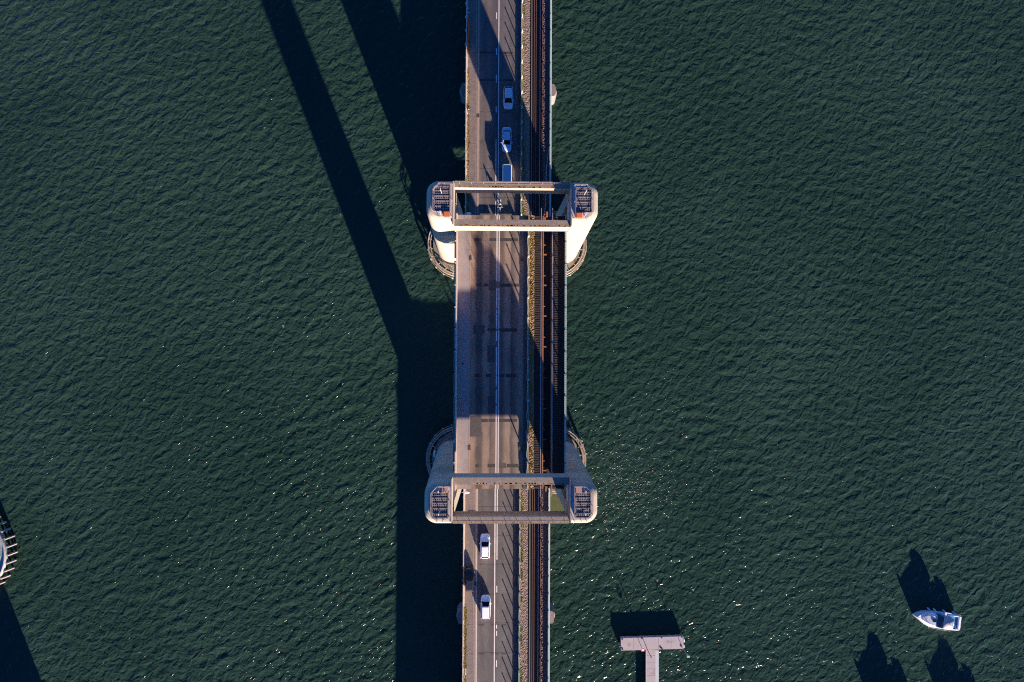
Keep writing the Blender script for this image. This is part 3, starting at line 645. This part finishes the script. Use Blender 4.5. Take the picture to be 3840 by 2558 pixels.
weeds(XL + .14, XL + .36, -64, -46, ZA + .1, 800, M['weedm'], 'yellow moss and weeds at the foot of the parapet below the dark car')
weeds(4.26, 4.5, 20, 66, ZA + .12, 750, M['weedg'], 'green weeds along the guard rail near the queueing cars', .25)
weeds(4.3, 4.75, 21.5, 25.5, ZA + .12, 260, M['weedg'], 'green weeds between the crossbeams of the sunlit towers', .25)
weeds(4.26, 4.5, -64, -21, ZA + .12, 700, M['weedg'], 'green weeds along the guard rail across from the dark car', .25)
weeds(4.36, 4.8, -LY + .2, LY - .5, ZL + .1, 450, M['weedm'], 'yellow grass in the ballast strip of the raised span', .22)

# ------------------------------------------------------------------ vehicles
def rect(cx, y, z, w, n=16, sq=.5): pass
def car(name, label, pm, loc, rz, L=4.2, Wd=1.76, H=1.46, hood=.95, tail=.25, group=None, gl_m=None, estate=False):
    """nose points to +y in local space"""
    root = empty(name, loc, label, 'car', group, rz)
    hl, hw = L / 2, Wd / 2
    # lower body as sections along y
    def sec(y, w, zb, zs, zt):
        w2 = w * .90
        return [(-w, y, zb), (w, y, zb), (w * 1.0, y, zs), (w2, y, zt), (w2 * .5, y, zt + .035), (-w2 * .5, y, zt + .035), (-w2, y, zt), (-w * 1.0, y, zs)]
    S_ = [(-hl, .72, .35, .5, .66), (-hl + .06, .86, .28, .6, .86), (-hl + .25, .95, .22, .68, .93), (-hl + .8, .99, .2, .72, .95), (-.3, 1., .2, .72, .95), (.4, 1., .2, .72, .96), (hl - hood - .1, .99, .2, .7, .95), (hl - .55, .96, .2, .64, .86), (hl - .22, .86, .24, .58, .74), (hl - .05, .66, .3, .5, .62), (hl, .5, .34, .46, .54)]
    MB().loft([sec(y, hw * w, a, c, e) for y, w, a, c, e in S_]).build('body', pm, root, smooth=False, bevel=.03)
    # glasshouse
    wf = hl - hood - .12; wr = -hl + tail
    bh = hw * .88; rh = hw * .70
    y0, y1, y2, y3 = wr, wr + (.45 if not estate else .3), wf - .72, wf
    zb, zt = .955, H
    gh = MB().add([(-bh, y0, zb), (bh, y0, zb), (bh * .97, y3, zb), (-bh * .97, y3, zb), (-rh, y1, zt - .05), (rh, y1, zt - .05), (rh * .98, y2, zt - .03), (-rh * .98, y2, zt - .03)],
                  [(3, 2, 1, 0), (4, 5, 6, 7), (0, 1, 5, 4), (1, 2, 6, 5), (2, 3, 7, 6), (3, 0, 4, 7)])
    gh.build('windows', gl_m or M['glass'], root, bevel=.03)
    # roof and pillars in body colour
    rf = MB().loft([[(-rh * .9, y1 + .02, zt - .03), (rh * .9, y1 + .02, zt - .03), (rh * .9, y1 + .02, zt + .0), (-rh * .9, y1 + .02, zt + .0)],
                    [(-rh, y1 + .15, zt - .04), (rh, y1 + .15, zt - .04), (rh * .93, y1 + .15, zt + .03), (-rh * .93, y1 + .15, zt + .03)],
                    [(-rh, y2 - .15, zt - .04), (rh, y2 - .15, zt - .04), (rh * .93, y2 - .15, zt + .04), (-rh * .93, y2 - .15, zt + .04)],
                    [(-rh * .95, y2, zt - .03), (rh * .95, y2, zt - .03), (rh * .92, y2, zt + .0), (-rh * .92, y2, zt + .0)]])
    rf.build('roof', pm, root, bevel=.02)
    pl = MB()
    for s in (-1, 1):
        pl.tube([(s * bh * .97, y3, zb), (s * rh * .98, y2, zt - .02)], .045, 5); pl.tube([(s * bh, y0, zb), (s * rh, y1, zt - .04)], .055, 5)
        pl.tube([(s * bh * .99, (y0 + y3) / 2, zb), (s * rh, (y1 + y2) / 2, zt - .03)], .035, 5)
    pl.build('pillars', pm, root)
    for s in (-1, 1):
        MB().box(s * (hw + .02), s * (hw + .2), wf - .45, wf - .3, .93, 1.07).build('wing_mirror', pm, root, bevel=.03)
        MB().loft([[(s * hw * a, hl - yy, z) for a, yy, z in ((.50, .10, .62), (.80, .30, .64), (.86, .42, .80), (.60, .24, .76))], [(s * hw * a, hl - yy, z) for a, yy, z in ((.50, .08, .60), (.82, .26, .60), (.88, .40, .78), (.60, .20, .74))]]).build('headlight', M['whl'], root)
        MB().box(s * hw * .62, s * hw * .93, -hl + .02, -hl + .16, .62, .90).build('taillight', M['redl'], root)
    MB().box(-.26, .26, -hl - .02, -hl + .0, .5, .62).build('number_plate', M['plate'], root)
    for sx in (-1, 1):
        for y in (-hl + .75, hl - .82):
            w = MB(); n = 20
            w.loft([[(x, y + .31 * math.cos(6.2832 * k / n), .31 + .31 * math.sin(6.2832 * k / n)) for k in range(n)] for x in (sx * (hw - .2), sx * (hw + .005))])
            wo_ = w.build('wheel', M['tyre'], root)
            h_ = MB().loft([[(x, y + .19 * math.cos(6.2832 * k / n), .31 + .19 * math.sin(6.2832 * k / n)) for k in range(n)] for x in (sx * (hw - .1), sx * (hw + .015))])
            h_.build('rim', M['galv'], wo_)
    return root
silver = paint('silver_paint', (.55, .57, .60)); silver2 = paint('blue_silver_paint', (.38, .48, .60)); whitep = paint('white_paint', (.72, .74, .76), metal=.0); blackp = paint('black_paint', (.012, .013, .02), metal=.2, rough=.35)
G1 = 'cars waiting at the raised bridge'
car('hatchback_car', 'silver hatchback, rearmost of the vehicles queueing toward the sunlit towers', silver, (1.63, 46.4, ZA), math.pi, L=4.05, hood=.85, tail=.12, H=1.5, group=G1)
car('saloon_car', 'blue-silver saloon with dark boot lid between the rear hatchback and the van', silver2, (1.38, 38.75, ZA), math.pi, L=4.5, hood=1.05, tail=.62, H=1.43, group=G1)
car('hatchback_car', 'white-silver hatchback stopped nearest the shaded towers, in front of the other one', whitep, (-2.18, -35.15, ZA), 0, L=4.4, hood=1.15, tail=.15, H=1.52, group=G1)
car('estate_car', 'white-silver estate waiting lowest in the lane, beyond the black car', whitep, (-2.02, -46.05, ZA), 0, L=4.2, hood=.85, tail=.10, H=1.52, group=G1, estate=True)
car('suv_car', 'black car parked up on the footway with red rear lights', blackp, (-4.93, -41.05, ZA + .10), 0, L=4.25, Wd=1.72, hood=1.1, tail=.15, H=1.5, group=G1, estate=True, gl_m=mat('matt_dark_glass', (.012, .014, .02), rough=.45, spec=.12))
def van():
    root = empty('delivery_van', (1.48, 31.4, ZA), 'van with blue roof and white nose at the head of the queue, under the crossbeam', 'van', None, math.pi)
    hl, hw = 2.45, .86
    def sec(y, w, zt, wt): return [(-w, y, .25), (w, y, .25), (w, y, 1.0), (w * wt, y, zt), (-w * wt, y, zt), (-w, y, 1.0)]
    MB().loft([sec(-hl, hw * .95, 1.8, .92), sec(-hl + .12, hw, 1.93, .92), sec(hl - 1.75, hw, 1.93, .92), sec(hl - 1.55, hw, 1.85, .9), sec(hl - .85, hw, 1.12, .92), sec(hl - .2, hw * .92, .92, .9), sec(hl, hw * .6, .72, .9)]).build('body', whitep, root, bevel=.04)
    MB().add([(-.70, hl - 1.50, 1.84), (.70, hl - 1.50, 1.84), (.80, hl - .86, 1.175), (-.80, hl - .86, 1.175)], [(0, 3, 2, 1)]).build('windscreen', M['glass'], root)
    MB().loft([[(-.70, y, z), (.70, y, z), (.72, y, z - .03), (-.72, y, z - .03)] for y, z in ((-hl + .18, 1.965), (hl - 1.6, 1.965))]).build('roof', paint('roof_blue', (.006, .045, .17), metal=0), root)  # roof sheet in one even blue over the white body
    MB().box(-.66, .66, -hl + .03, -hl + .16, 1.86, 1.98).build('rear_spoiler', M['tealp'], root)
    for s in (-1, 1):
        MB().box(s * (hw + .03), s * (hw + .24), hl - 1.25, hl - 1.1, 1.15, 1.35).build('wing_mirror', M['darksteel'], root)
        MB().box(s * hw * .6, s * hw * .86, hl - .26, hl - .1, .80, .95).build('headlight', M['whl'], root)
        MB().box(s * .7, s * .9, -hl - .02, -hl + .05, .8, 1.4).build('taillight', M['redl'], root)
        for y in (-hl + .8, hl - .85):
            n = 18
            w_ = MB().loft([[(x, y + .33 * math.cos(6.2832 * k / n), .33 + .33 * math.sin(6.2832 * k / n)) for k in range(n)] for x in (s * (hw - .2), s * (hw + .01))]).build('wheel', M['tyre'], root)
            MB().loft([[(x, y + .2 * math.cos(6.2832 * k / n), .33 + .2 * math.sin(6.2832 * k / n)) for k in range(n)] for x in (s * (hw - .1), s * (hw + .02))]).build('rim', M['galv'], w_)
van()

# motorcycle and rider, nose to -y
def skin(name, joints, edges, m, parent=None, root=0, sub=1):
    me = bpy.data.meshes.new(name); me.from_pydata([j[:3] for j in joints], edges, []); me.materials.append(m)
    o = bpy.data.objects.new(name, me); COL.objects.link(o)
    if parent: o.parent = parent
    sk = o.modifiers.new('skin', 'SKIN'); sk.use_smooth_shade = True
    for i, j in enumerate(joints): me.skin_vertices[0].data[i].radius = (j[3], j[4] if len(j) > 4 else j[3])
    me.skin_vertices[0].data[root].use_root = True
    ss = o.modifiers.new('sub', 'SUBSURF'); ss.levels = sub; ss.render_levels = sub
    return o
mc = empty('motorcycle', (.24, 26.65, ZA), 'dark motorcycle stopped on the centre line under the rider', 'motorcycle', None, math.pi)
n = 22
for y, nm in ((.72, 'front_wheel'), (-.70, 'rear_wheel')):
    MB().tube([(0, y + .3 * math.cos(6.2832 * k / n), .3 + .3 * math.sin(6.2832 * k / n)) for k in range(n + 1)], .07, 8).build(nm, M['tyre'], mc, smooth=True)
MB().loft([[(-w, y, a), (w, y, a), (w * .8, y, c), (-w * .8, y, c)] for y, w, a, c in ((-.75, .09, .72, .82), (-.2, .14, .55, .80), (.05, .17, .35, .88), (.4, .16, .35, .95), (.62, .07, .6, .85))]).build('fairing', blackp, mc, bevel=.03)
MB().tube([(-.38, .32, 1.02), (-.2, .45, 1.04), (.2, .45, 1.04), (.38, .32, 1.02)], .022, 6).build('handlebar', M['galv'], mc)
MB().box(-.09, .09, .6, .72, .72, .9).build('headlight', M['whl'], mc, bevel=.02)
MB().box(-.17, .17, -1.0, -.72, .78, 1.02).build('top_box', M['panel'], mc, bevel=.03)
for s in (-1, 1): MB().box(s * .38, s * .5, .42, .46, 1.12, 1.2).build('mirror', M['whl'], mc)
rider = empty('person', (.24, 26.65, ZA), 'rider in dark jacket and white helmet sitting on the motorcycle', 'person', None, math.pi)
J = [(0, -.30, .92, .15, .13), (0, -.24, 1.15, .16, .12), (0, -.14, 1.38, .18, .12), (0, -.08, 1.50, .07), (0, -.04, 1.62, .09),
     (.20, -.14, 1.40, .07), (.34, .06, 1.18, .055), (.34, .30, 1.07, .04), (-.20, -.14, 1.40, .07), (-.34, .06, 1.18, .055), (-.34, .30, 1.07, .04),
     (.15, -.22, .88, .10), (.24, .18, .80, .08), (.22, -.05, .38, .055), (.23, .12, .30, .045), (-.15, -.22, .88, .10), (-.24, .18, .80, .08), (-.26, .05, .20, .055), (-.26, .22, .08, .045)]
skin('body', J, [(0, 1), (1, 2), (2, 3), (3, 4), (2, 5), (5, 6), (6, 7), (2, 8), (8, 9), (9, 10), (0, 11), (11, 12), (12, 13), (13, 14), (0, 15), (15, 16), (16, 17), (17, 18)], mat('rider_leathers', (.02, .02, .022), (.05, .05, .05), rough=.5), rider)
for s in (-1, 1):
    gj = [(s * .34, .30, 1.07, .035)]; ge = []
    for k in range(4):
        i = len(gj); x = s * (.30 + .024 * k); gj += [(x, .345, 1.085, .012), (x, .375, 1.06, .011), (x, .35, 1.03, .010)]; ge += [(0, i), (i, i + 1), (i + 1, i + 2)]
    i = len(gj); gj += [(s * .275, .31, 1.05, .013), (s * .28, .345, 1.02, .011)]; ge += [(0, i), (i, i + 1)]
    skin('glove', gj, ge, M['tyre'], rider)
hm = MB(); rr = []
for i in range(9):
    a = -math.pi / 2 + math.pi * (i + .3) / 8.6; rr.append([(.13 * math.cos(a) * math.cos(t), -.03 + .155 * math.cos(a) * math.sin(t), 1.66 + .145 * math.sin(a)) for t in [6.2832 * k / 16 for k in range(16)]])
hm.loft(rr).build('helmet', whitep, rider, smooth=True)
MB().loft([[(.125 * math.sin(t), -.025 + .152 * math.cos(t), z) for t in [-1 + k * .25 for k in range(9)]] + [(.13 * math.sin(t), -.02 + .16 * math.cos(t), z) for t in [1 - k * .25 for k in range(9)]] for z in (1.62, 1.70)]).build('visor', M['glass'], rider)

# ------------------------------------------------------------------ street furniture
def lamp(y, label):
    o = empty('street_lamp', (XL - .6, y, ZA - .5), label, 'street lamp', 'street lamps at the ends of the approach decks')
    MB().tube([(0, 0, 0), (0, 0, 4.9), (.1, 0, 5.6), (.45, 0, 5.95)], [.09, .07, .06, .05], 8).build('pole', M['galv'], o, smooth=True)
    MB().tube([(.4, 0, 5.92), (1.0, 0, 6.0)], .035, 6).build('arm', M['cream'], o)
    h = MB(); rr = []
    for i in range(9):
        t = i / 8; w = .22 * math.sin(math.pi * min(1, .12 + t * .86)) ** .7
        rr.append([(.9 + t * .85, w * math.cos(a), 6.02 + .11 * math.sin(a)) for a in [6.2832 * k / 10 for k in range(10)]])
    h.loft(rr).build('lamp_head', M['lamp'], o, smooth=True)
    MB().box(-.12, .12, -.12, .12, -.6, .1).build('bracket', M['galv'], o)
lamp(24.05, 'street lamp with white head between the crossbeams of the sunlit towers')
lamp(-24.4, 'street lamp with white head above the coloured banner near the brown-hatched towers')
ob = empty('plastic_barrier', (-5.8, 58.2, ZA + .1), 'bent run of orange plastic barrier leaning on the parapet', 'barrier')
for pts in ([(-.10, 2.6), (.10, .6)], [(.10, .5), (-.10, -2.1)]):
    m_ = MB()
    rail_ = lambda z, ox, w: m_.loft([[(p[0] + ox - w, p[1], z - w), (p[0] + ox + w, p[1], z - w), (p[0] + ox + w, p[1], z + w), (p[0] + ox - w, p[1], z + w)] for p in pts])
    for z, ox in ((.08, .16), (.35, .10), (.62, .04), (.92, -.02)): rail_(z, ox, .05)
    for k in range(15):
        t = k / 14; x = pts[0][0] * (1 - t) + pts[1][0] * t; y = pts[0][1] * (1 - t) + pts[1][1] * t
        m_.tube([(x + .17, y, 0), (x - .03, y, .98)], .045, 5)
    m_.build('barrier_panel', M['orange'], ob)
bk = empty('bucket', (-5.62, 44.3, ZA + .1), 'dark round tub with something white in it, standing by the parapet', 'tub')
MB().disc(0, 0, 0, .30, .22, 20, .27).build('tub', M['tyre'], bk)
MB().disc(.03, .02, .3, .36, .13, 10, .09).build('filling', M['cream'], bk)
tag(MB().box(-5.88, -5.72, 43.55, 43.8, ZA + .1, ZA + .22, rz=.5).build('paper_litter', M['lamp'], bevel=.03), 'scrap of white litter next to the dark tub', 'litter')
tag(MB().box(-5.80, -5.55, 62.3, 62.38, ZA + .1, ZA + .18, rz=.6).box(-5.85, -5.75, 63.0, 63.25, ZA + .1, ZA + .16, rz=.3).build('paper_litter', M['lamp']), 'scraps of white litter above the orange barrier', 'litter')
bn = empty('banner', (-5.80, -24.3, ZA + .1), 'blue and purple banner hanging inside the parapet under the street lamp', 'banner')
for k, c in enumerate(((.25, .05, .35), (.06, .10, .55), (.30, .32, .6), (.08, .08, .45), (.4, .06, .3), (.1, .18, .6), (.25, .25, .6), (.05, .08, .5))):
    MB().box(-.05, .14, 1.0 - k * .32, .7 - k * .32, .5, .9).build('banner_panel', mat('banner_ink_%d' % k, c, (.5, .5, .6), sc=9, contrast=.1), bn)
sg = empty('notice_board', (-5.62, -57.6, ZA + .1), 'small white notice board with dark rows, by the parapet near the frame edge', 'sign')
MB().box(-.02, .14, -.5, .5, .5, .56).build('board', M['lamp'], sg)
MB().box(.03, .06, -.4, .4, .561, .566).box(.08, .11, -.3, .4, .561, .566).build('text_row', M['tyre'], sg)
MB().tube([(0, -.4, 0), (0, -.4, .5)], .03, 6).tube([(0, .4, 0), (0, .4, .5)], .03, 6).tube([(-.02, -.5, .5), (-.12, -1.1, .6), (-.25, -1.2, .3)], .03, 5).build('post', M['galv'], sg)
tag(MB().box(-11.9, -11.55, -19.6, -18.6, 2.7, 4.1).build('equipment_cabinet', M['panel'], bevel=.05), 'pale equipment cabinet on the pier beside the shaded tower', 'cabinet')
nl = empty('navigation_light', (-12.6, 22.3, 2.3), 'small red navigation light on the pier edge by the sunlit tower', 'navigation light')
MB().tube([(0, 0, 0), (0, 0, 1.5)], .05, 6).build('pole', M['galv'], nl); MB().disc(0, 0, 1.5, 1.8, .13, 12, .1).build('lens', M['redl'], nl)

for sy, w_ in ((1, 'sunlit'), (-1, 'brown-hatched')):
    for x0, dx, q in ((-4.25, 1, 'west'), (3.75, -1, 'east')):
        g = empty('barrier_gate', (x0, sy * 22.6, ZA), 'closed boom gate across the road under the raised span at the %s towers, %s side' % (w_, 'footway' if dx > 0 else 'railway'), 'barrier gate', 'boom gates closing the road')
        MB().box(-.22, .22, -.25, .25, 0, 1.15).build('housing', M['cream'], g, bevel=.04)
        MB().box(0, dx * 3.9, -.06, .06, .86, 1.0).build('boom', M['lamp'], g)
        MB().box(0, dx * 3.8, -.02, .02, .62, .86).build('skirt', M['redl'], g)
        MB().tube([(dx * .0, .5 * sy, 0), (dx * .0, .5 * sy, 3.1)], .06, 6).build('signal_post', M['galv'], g)
        MB().box(-.2, .2, .4 * sy, .6 * sy, 2.3, 3.3).build('signal_head', M['tyre'], g)
        MB().tube([(-dx * .5, -.9 * sy, 0), (-dx * .5, -.9 * sy, 3.6)], .05, 6).build('camera_post', M['galv'], g)
# ------------------------------------------------------------------ pontoon
po = empty('pontoon', (29.7, -55.7, 0), 'T shaped floating pontoon with pinkish deck and pale gangway', 'pontoon')
b(MB().box(23.7, 35.7, -56.75, -54.4, .25, 1.05, rz=R(1.3)), 'deck', M['pont'], po)
b(MB().box(28.55, 30.95, -80, -56.85, .3, .98), 'gangway', M['pont'], po)
b(MB().box(28.50, 28.60, -80, -56.9, .5, 1.0).box(30.3, 30.96, -80, -57.0, .98, .986), 'gangway_edge', M['pontw'], po)
fl = MB()
for k in range(6): fl.box(24 + k * 1.95, 25.6 + k * 1.95, -56.6, -54.6, -.5, .25)
for k in range(5): fl.box(28.8, 30.7, -60 - k * 4, -58 - k * 4, -.5, .3)
b(fl, 'floats', M['black'], po)
for k in range(1, 5): b(MB().box(23.7 + k * 2.4 - .015, 23.7 + k * 2.4 + .015, -56.72 + k * .04, -54.62 + k * .04, 1.05, 1.054), 'deck_joint', M['darksteel'], po)
for k in range(9): b(MB().box(28.6, 30.28, -57.9 - k * 1.25 - .012, -57.9 - k * 1.25 + .012, .98, .984), 'deck_joint', M['darksteel'], po)
for x, y in ((23.95, -54.75), (24.0, -56.65), (27.7, -54.6), (31.5, -54.5), (35.4, -54.4), (31.3, -56.4), (35.3, -56.2), (31.6, -56.7)):
    b(MB().box(x - .14, x + .14, y - .06, y + .06, 1.05, 1.15).box(x - .05, x + .05, y - .05, y + .05, 1.0, 1.1), 'mooring_cleat', M['tyre'], po)
b(MB().box(35.78, 35.95, -55.4, -54.9, .3, 1.0).box(35.75, 35.9, -56.5, -56.0, .3, 1.0), 'fender', M['lamp'], po)
lb = empty('lifebuoy', (27.6, -56.2, 1.06), 'red and white lifebuoy on a stand at the gangway corner of the pontoon', 'lifebuoy')
MB().tube([(0, 0, 0), (0, 0, 1.1)], .05, 6).build('stand', M['galv'], lb)
MB().tube([(.33 * math.cos(6.2832 * k / 20), .29 * math.sin(6.2832 * k / 20), 1.25 + .14 * math.sin(6.2832 * k / 20)) for k in range(21)], .065, 8).build('ring', mat('lifebuoy_red', (.5, .02, .10)), lb, smooth=True)
MB().box(-.2, .2, -.17, .17, 1.14, 1.2).build('backboard', M['lamp'], lb)
lp = empty('lamp_post', (28.7, -56.6, 1.06), 'thin dark post at the join of gangway and pontoon', 'post')
MB().tube([(0, 0, 0), (.0, 0, 3.2)], .06, 6).build('pole', M['darksteel'], lp); MB().box(-.14, .14, -.05, .12, 3.2, 3.3).build('head', M['darksteel'], lp)
lp = empty('lamp_post', (35.35, -56.1, 1.06), 'thin post with pale plate at the end of the pontoon', 'post')
MB().tube([(0, 0, 0), (.0, 0, 3.6)], .05, 6).build('pole', M['galv'], lp); MB().box(-.1, .45, -.45, -.1, 3.55, 3.62).build('plate', M['tealp'], lp)

# ------------------------------------------------------------------ boats
def boat(loc, rz, label, build=True):
    """bow to -x"""
    root = empty('motor_cruiser', loc, label, 'boat', 'moored motor cruisers', rz)
    L_ = 8.6; prof = [(-4.45, .03), (-4.2, .22), (-3.6, .72), (-2.8, 1.15), (-1.6, 1.48), (0, 1.6), (2, 1.58), (3.6, 1.48), (4.1, 1.42)]
    MB().loft([[(x, -w, z1), (x + .02, -w * .75, -.3), (x + .02, w * .75, -.3), (x, w, z1)] for x, w in prof for z1 in [1.15 + .35 * max(0, -x) / 4.4]]).build('hull', M['hull'], root)
    MB().loft([[(x, -w * 1.02, z1 - .08), (x, w * 1.02, z1 - .08), (x, w * 1.02, z1), (x, -w * 1.02, z1)] for x, w in prof for z1 in [1.20 + .35 * max(0, -x) / 4.4]]).build('gunwale', whitep, root)
    MB().loft([[(x, -w, 1.2), (x, w, 1.2), (x, w * .88, z), (x, -w * .88, z)] for x, w, z in ((-3.5, .35, 1.65), (-2.7, .8, 1.85), (-1.6, 1.08, 2.0), (-.85, 1.18, 2.05))]).build('foredeck_cabin', M['hull'], root, bevel=.06)
    MB().box(-1.75, -1.05, -.28, .28, 2.03, 2.1).build('hatch', M['glass'], root)
    MB().loft([[(x, -w, 1.2), (x, w, 1.2), (x, w * .9, z), (x, -w * .9, z)] for x, w, z in ((-.85, 1.2, 2.05), (-.25, 1.22, 2.45), (.1, 1.2, 2.5))]).build('windscreen', mat('tinted_screen', (.02, .07, .10), (.015, .05, .08), rough=.2), root)
    sf = MB()
    for y in (-.42, .42): sf.tube([(-.85, y, 2.08), (-.2, y, 2.5)], .045, 5)
    sf.tube([(-.85, -1.1, 2.08), (-.85, 1.1, 2.08)], .05, 5); sf.tube([(-.2, -1.1, 2.5), (-.2, 1.1, 2.5)], .05, 5)
    sf.build('windscreen_frame', M['darksteel'], root)
    MB().loft([[(x, -w, 1.6), (x, w, 1.6), (x, w * .85, z), (x, 0, z + .12), (x, -w * .85, z)] for x, w, z in ((0, 1.15, 2.5), (.3, 1.22, 2.72), (1.0, 1.22, 2.78), (1.8, 1.15, 2.65), (2.05, .95, 2.4))]).build('canopy', M['canvas'], root, smooth=True)
    MB().box(1.6, 3.7, -1.2, 1.2, 1.22, 1.27).build('cockpit_floor', M['bluem'], root)
    MB().box(2.5, 3.5, -1.38, -1.2, 1.2, 1.6).box(2.5, 3.5, 1.2, 1.38, 1.2, 1.6).box(3.7, 4.1, -1.3, 1.3, 1.2, 1.55).build('cockpit_coaming', whitep, root, bevel=.04)
    MB().box(3.75, 4.25, -.9, -.3, 1.0, 1.5).build('outboard', M['brownbox'], root, bevel=.06)
    MB().box(-4.35, -3.95, -.12, .12, 1.6, 1.72).build('anchor', M['lamp'], root, bevel=.03)
    rl = MB()
    for s in (-1, 1):
        pts = [(x, s * w * .97, 1.95 + .3 * max(0, -x) / 4.4) for x, w in prof[1:7]]
        rl.tube(pts, .025, 5)
        for x, y, z in pts: rl.tube([(x, y, z - .7), (x, y, z)], .02, 5)
    rl.build('rail', M['galv'], root)
    MB().tube([(1.0, 0, 2.75), (1.0, 0, 4.6), (1.0, 0, 7.4)], [.05, .035, .02], 5).tube([(1.0, -.5, 3.5), (1.0, .5, 3.5)], .03, 5).build('mast', M['galv'], root)
    for x in (-1.9, -.7, 1.2, 3.1):
        MB().tube([(x, 1.62, 1.15), (x - .1, 1.72, .75), (x, 1.74, .35)], [.06, .14, .12], 8).build('fender', M['panel'], root, smooth=True)
    MB().tube([(1.7, -1.6, 1.15), (1.7, -1.72, .7)], [.07, .15], 8).build('fender', mat('red_fender', (.5, .08, .08)), root)
    return root
b1 = boat((85.1, -51.3, .05), R(-8.5), 'small white motor cruiser with grey canopy and blue cockpit floor, seen whole on the water')
dup(b1, (76.6, -67.2, .05), R(-4), 'white motor cruiser moored just below the frame, casting the wider shadow')
dup(b1, (90.5, -68.2, .05), R(-12), 'white motor cruiser moored just below the frame, farthest to the lower right')

# ------------------------------------------------------------------ old round dolphin at the edge
dc = (-99.0, -38.2)
do = empty('mooring_dolphin', (*dc, 0), 'round concrete mooring dolphin with timber piles around its rim, cut by the frame', 'dolphin')
MB().disc(0, 0, 1.75, 2.15, 8.0, 64).build('deck', M['dolph'], do)
MB().disc(0, 0, -2, 1.75, 6.3, 48).build('caisson', M['black'], do)
MB().tube([(7.9 * math.cos(6.2832 * k / 64), 7.9 * math.sin(6.2832 * k / 64), 2.3) for k in range(65)], .17, 8).build('rim_beam', M['pile'], do)
for k in range(34):
    a = 6.2832 * k / 34
    if math.cos(a) > .2:
        MB().tube([(8.2 * math.cos(a), 8.2 * math.sin(a), 2.1), (8.45 * math.cos(a), 8.45 * math.sin(a), -1.5)], .2, 7).build('fender_pile', M['pile'], do)
MB().box(2.5, 7.0, -.05, .05, 2.15, 2.2).box(5.6, 5.7, -6, 4.5, 2.15, 2.22).build('deck_joint', M['darksteel'], do)
# unseen shed added beyond the frame to cast a shadow across the bottom corner
qs = empty('shadow_shed', (-97, -82, 0), 'unseen shed added outside the frame to shade the bottom corner', 'shed')
MB().box(-20, 17.2, -14, 7, -2, 3.0).build('quay', M['pier'], qs)
MB().loft([[(x, -11, 3), (x, 5, 3), (x, 5, 7.6), (x, -3, 9.4), (x, -11, 7.6)] for x in (-12, 17.3)]).build('walls', M['darksteel'], qs)
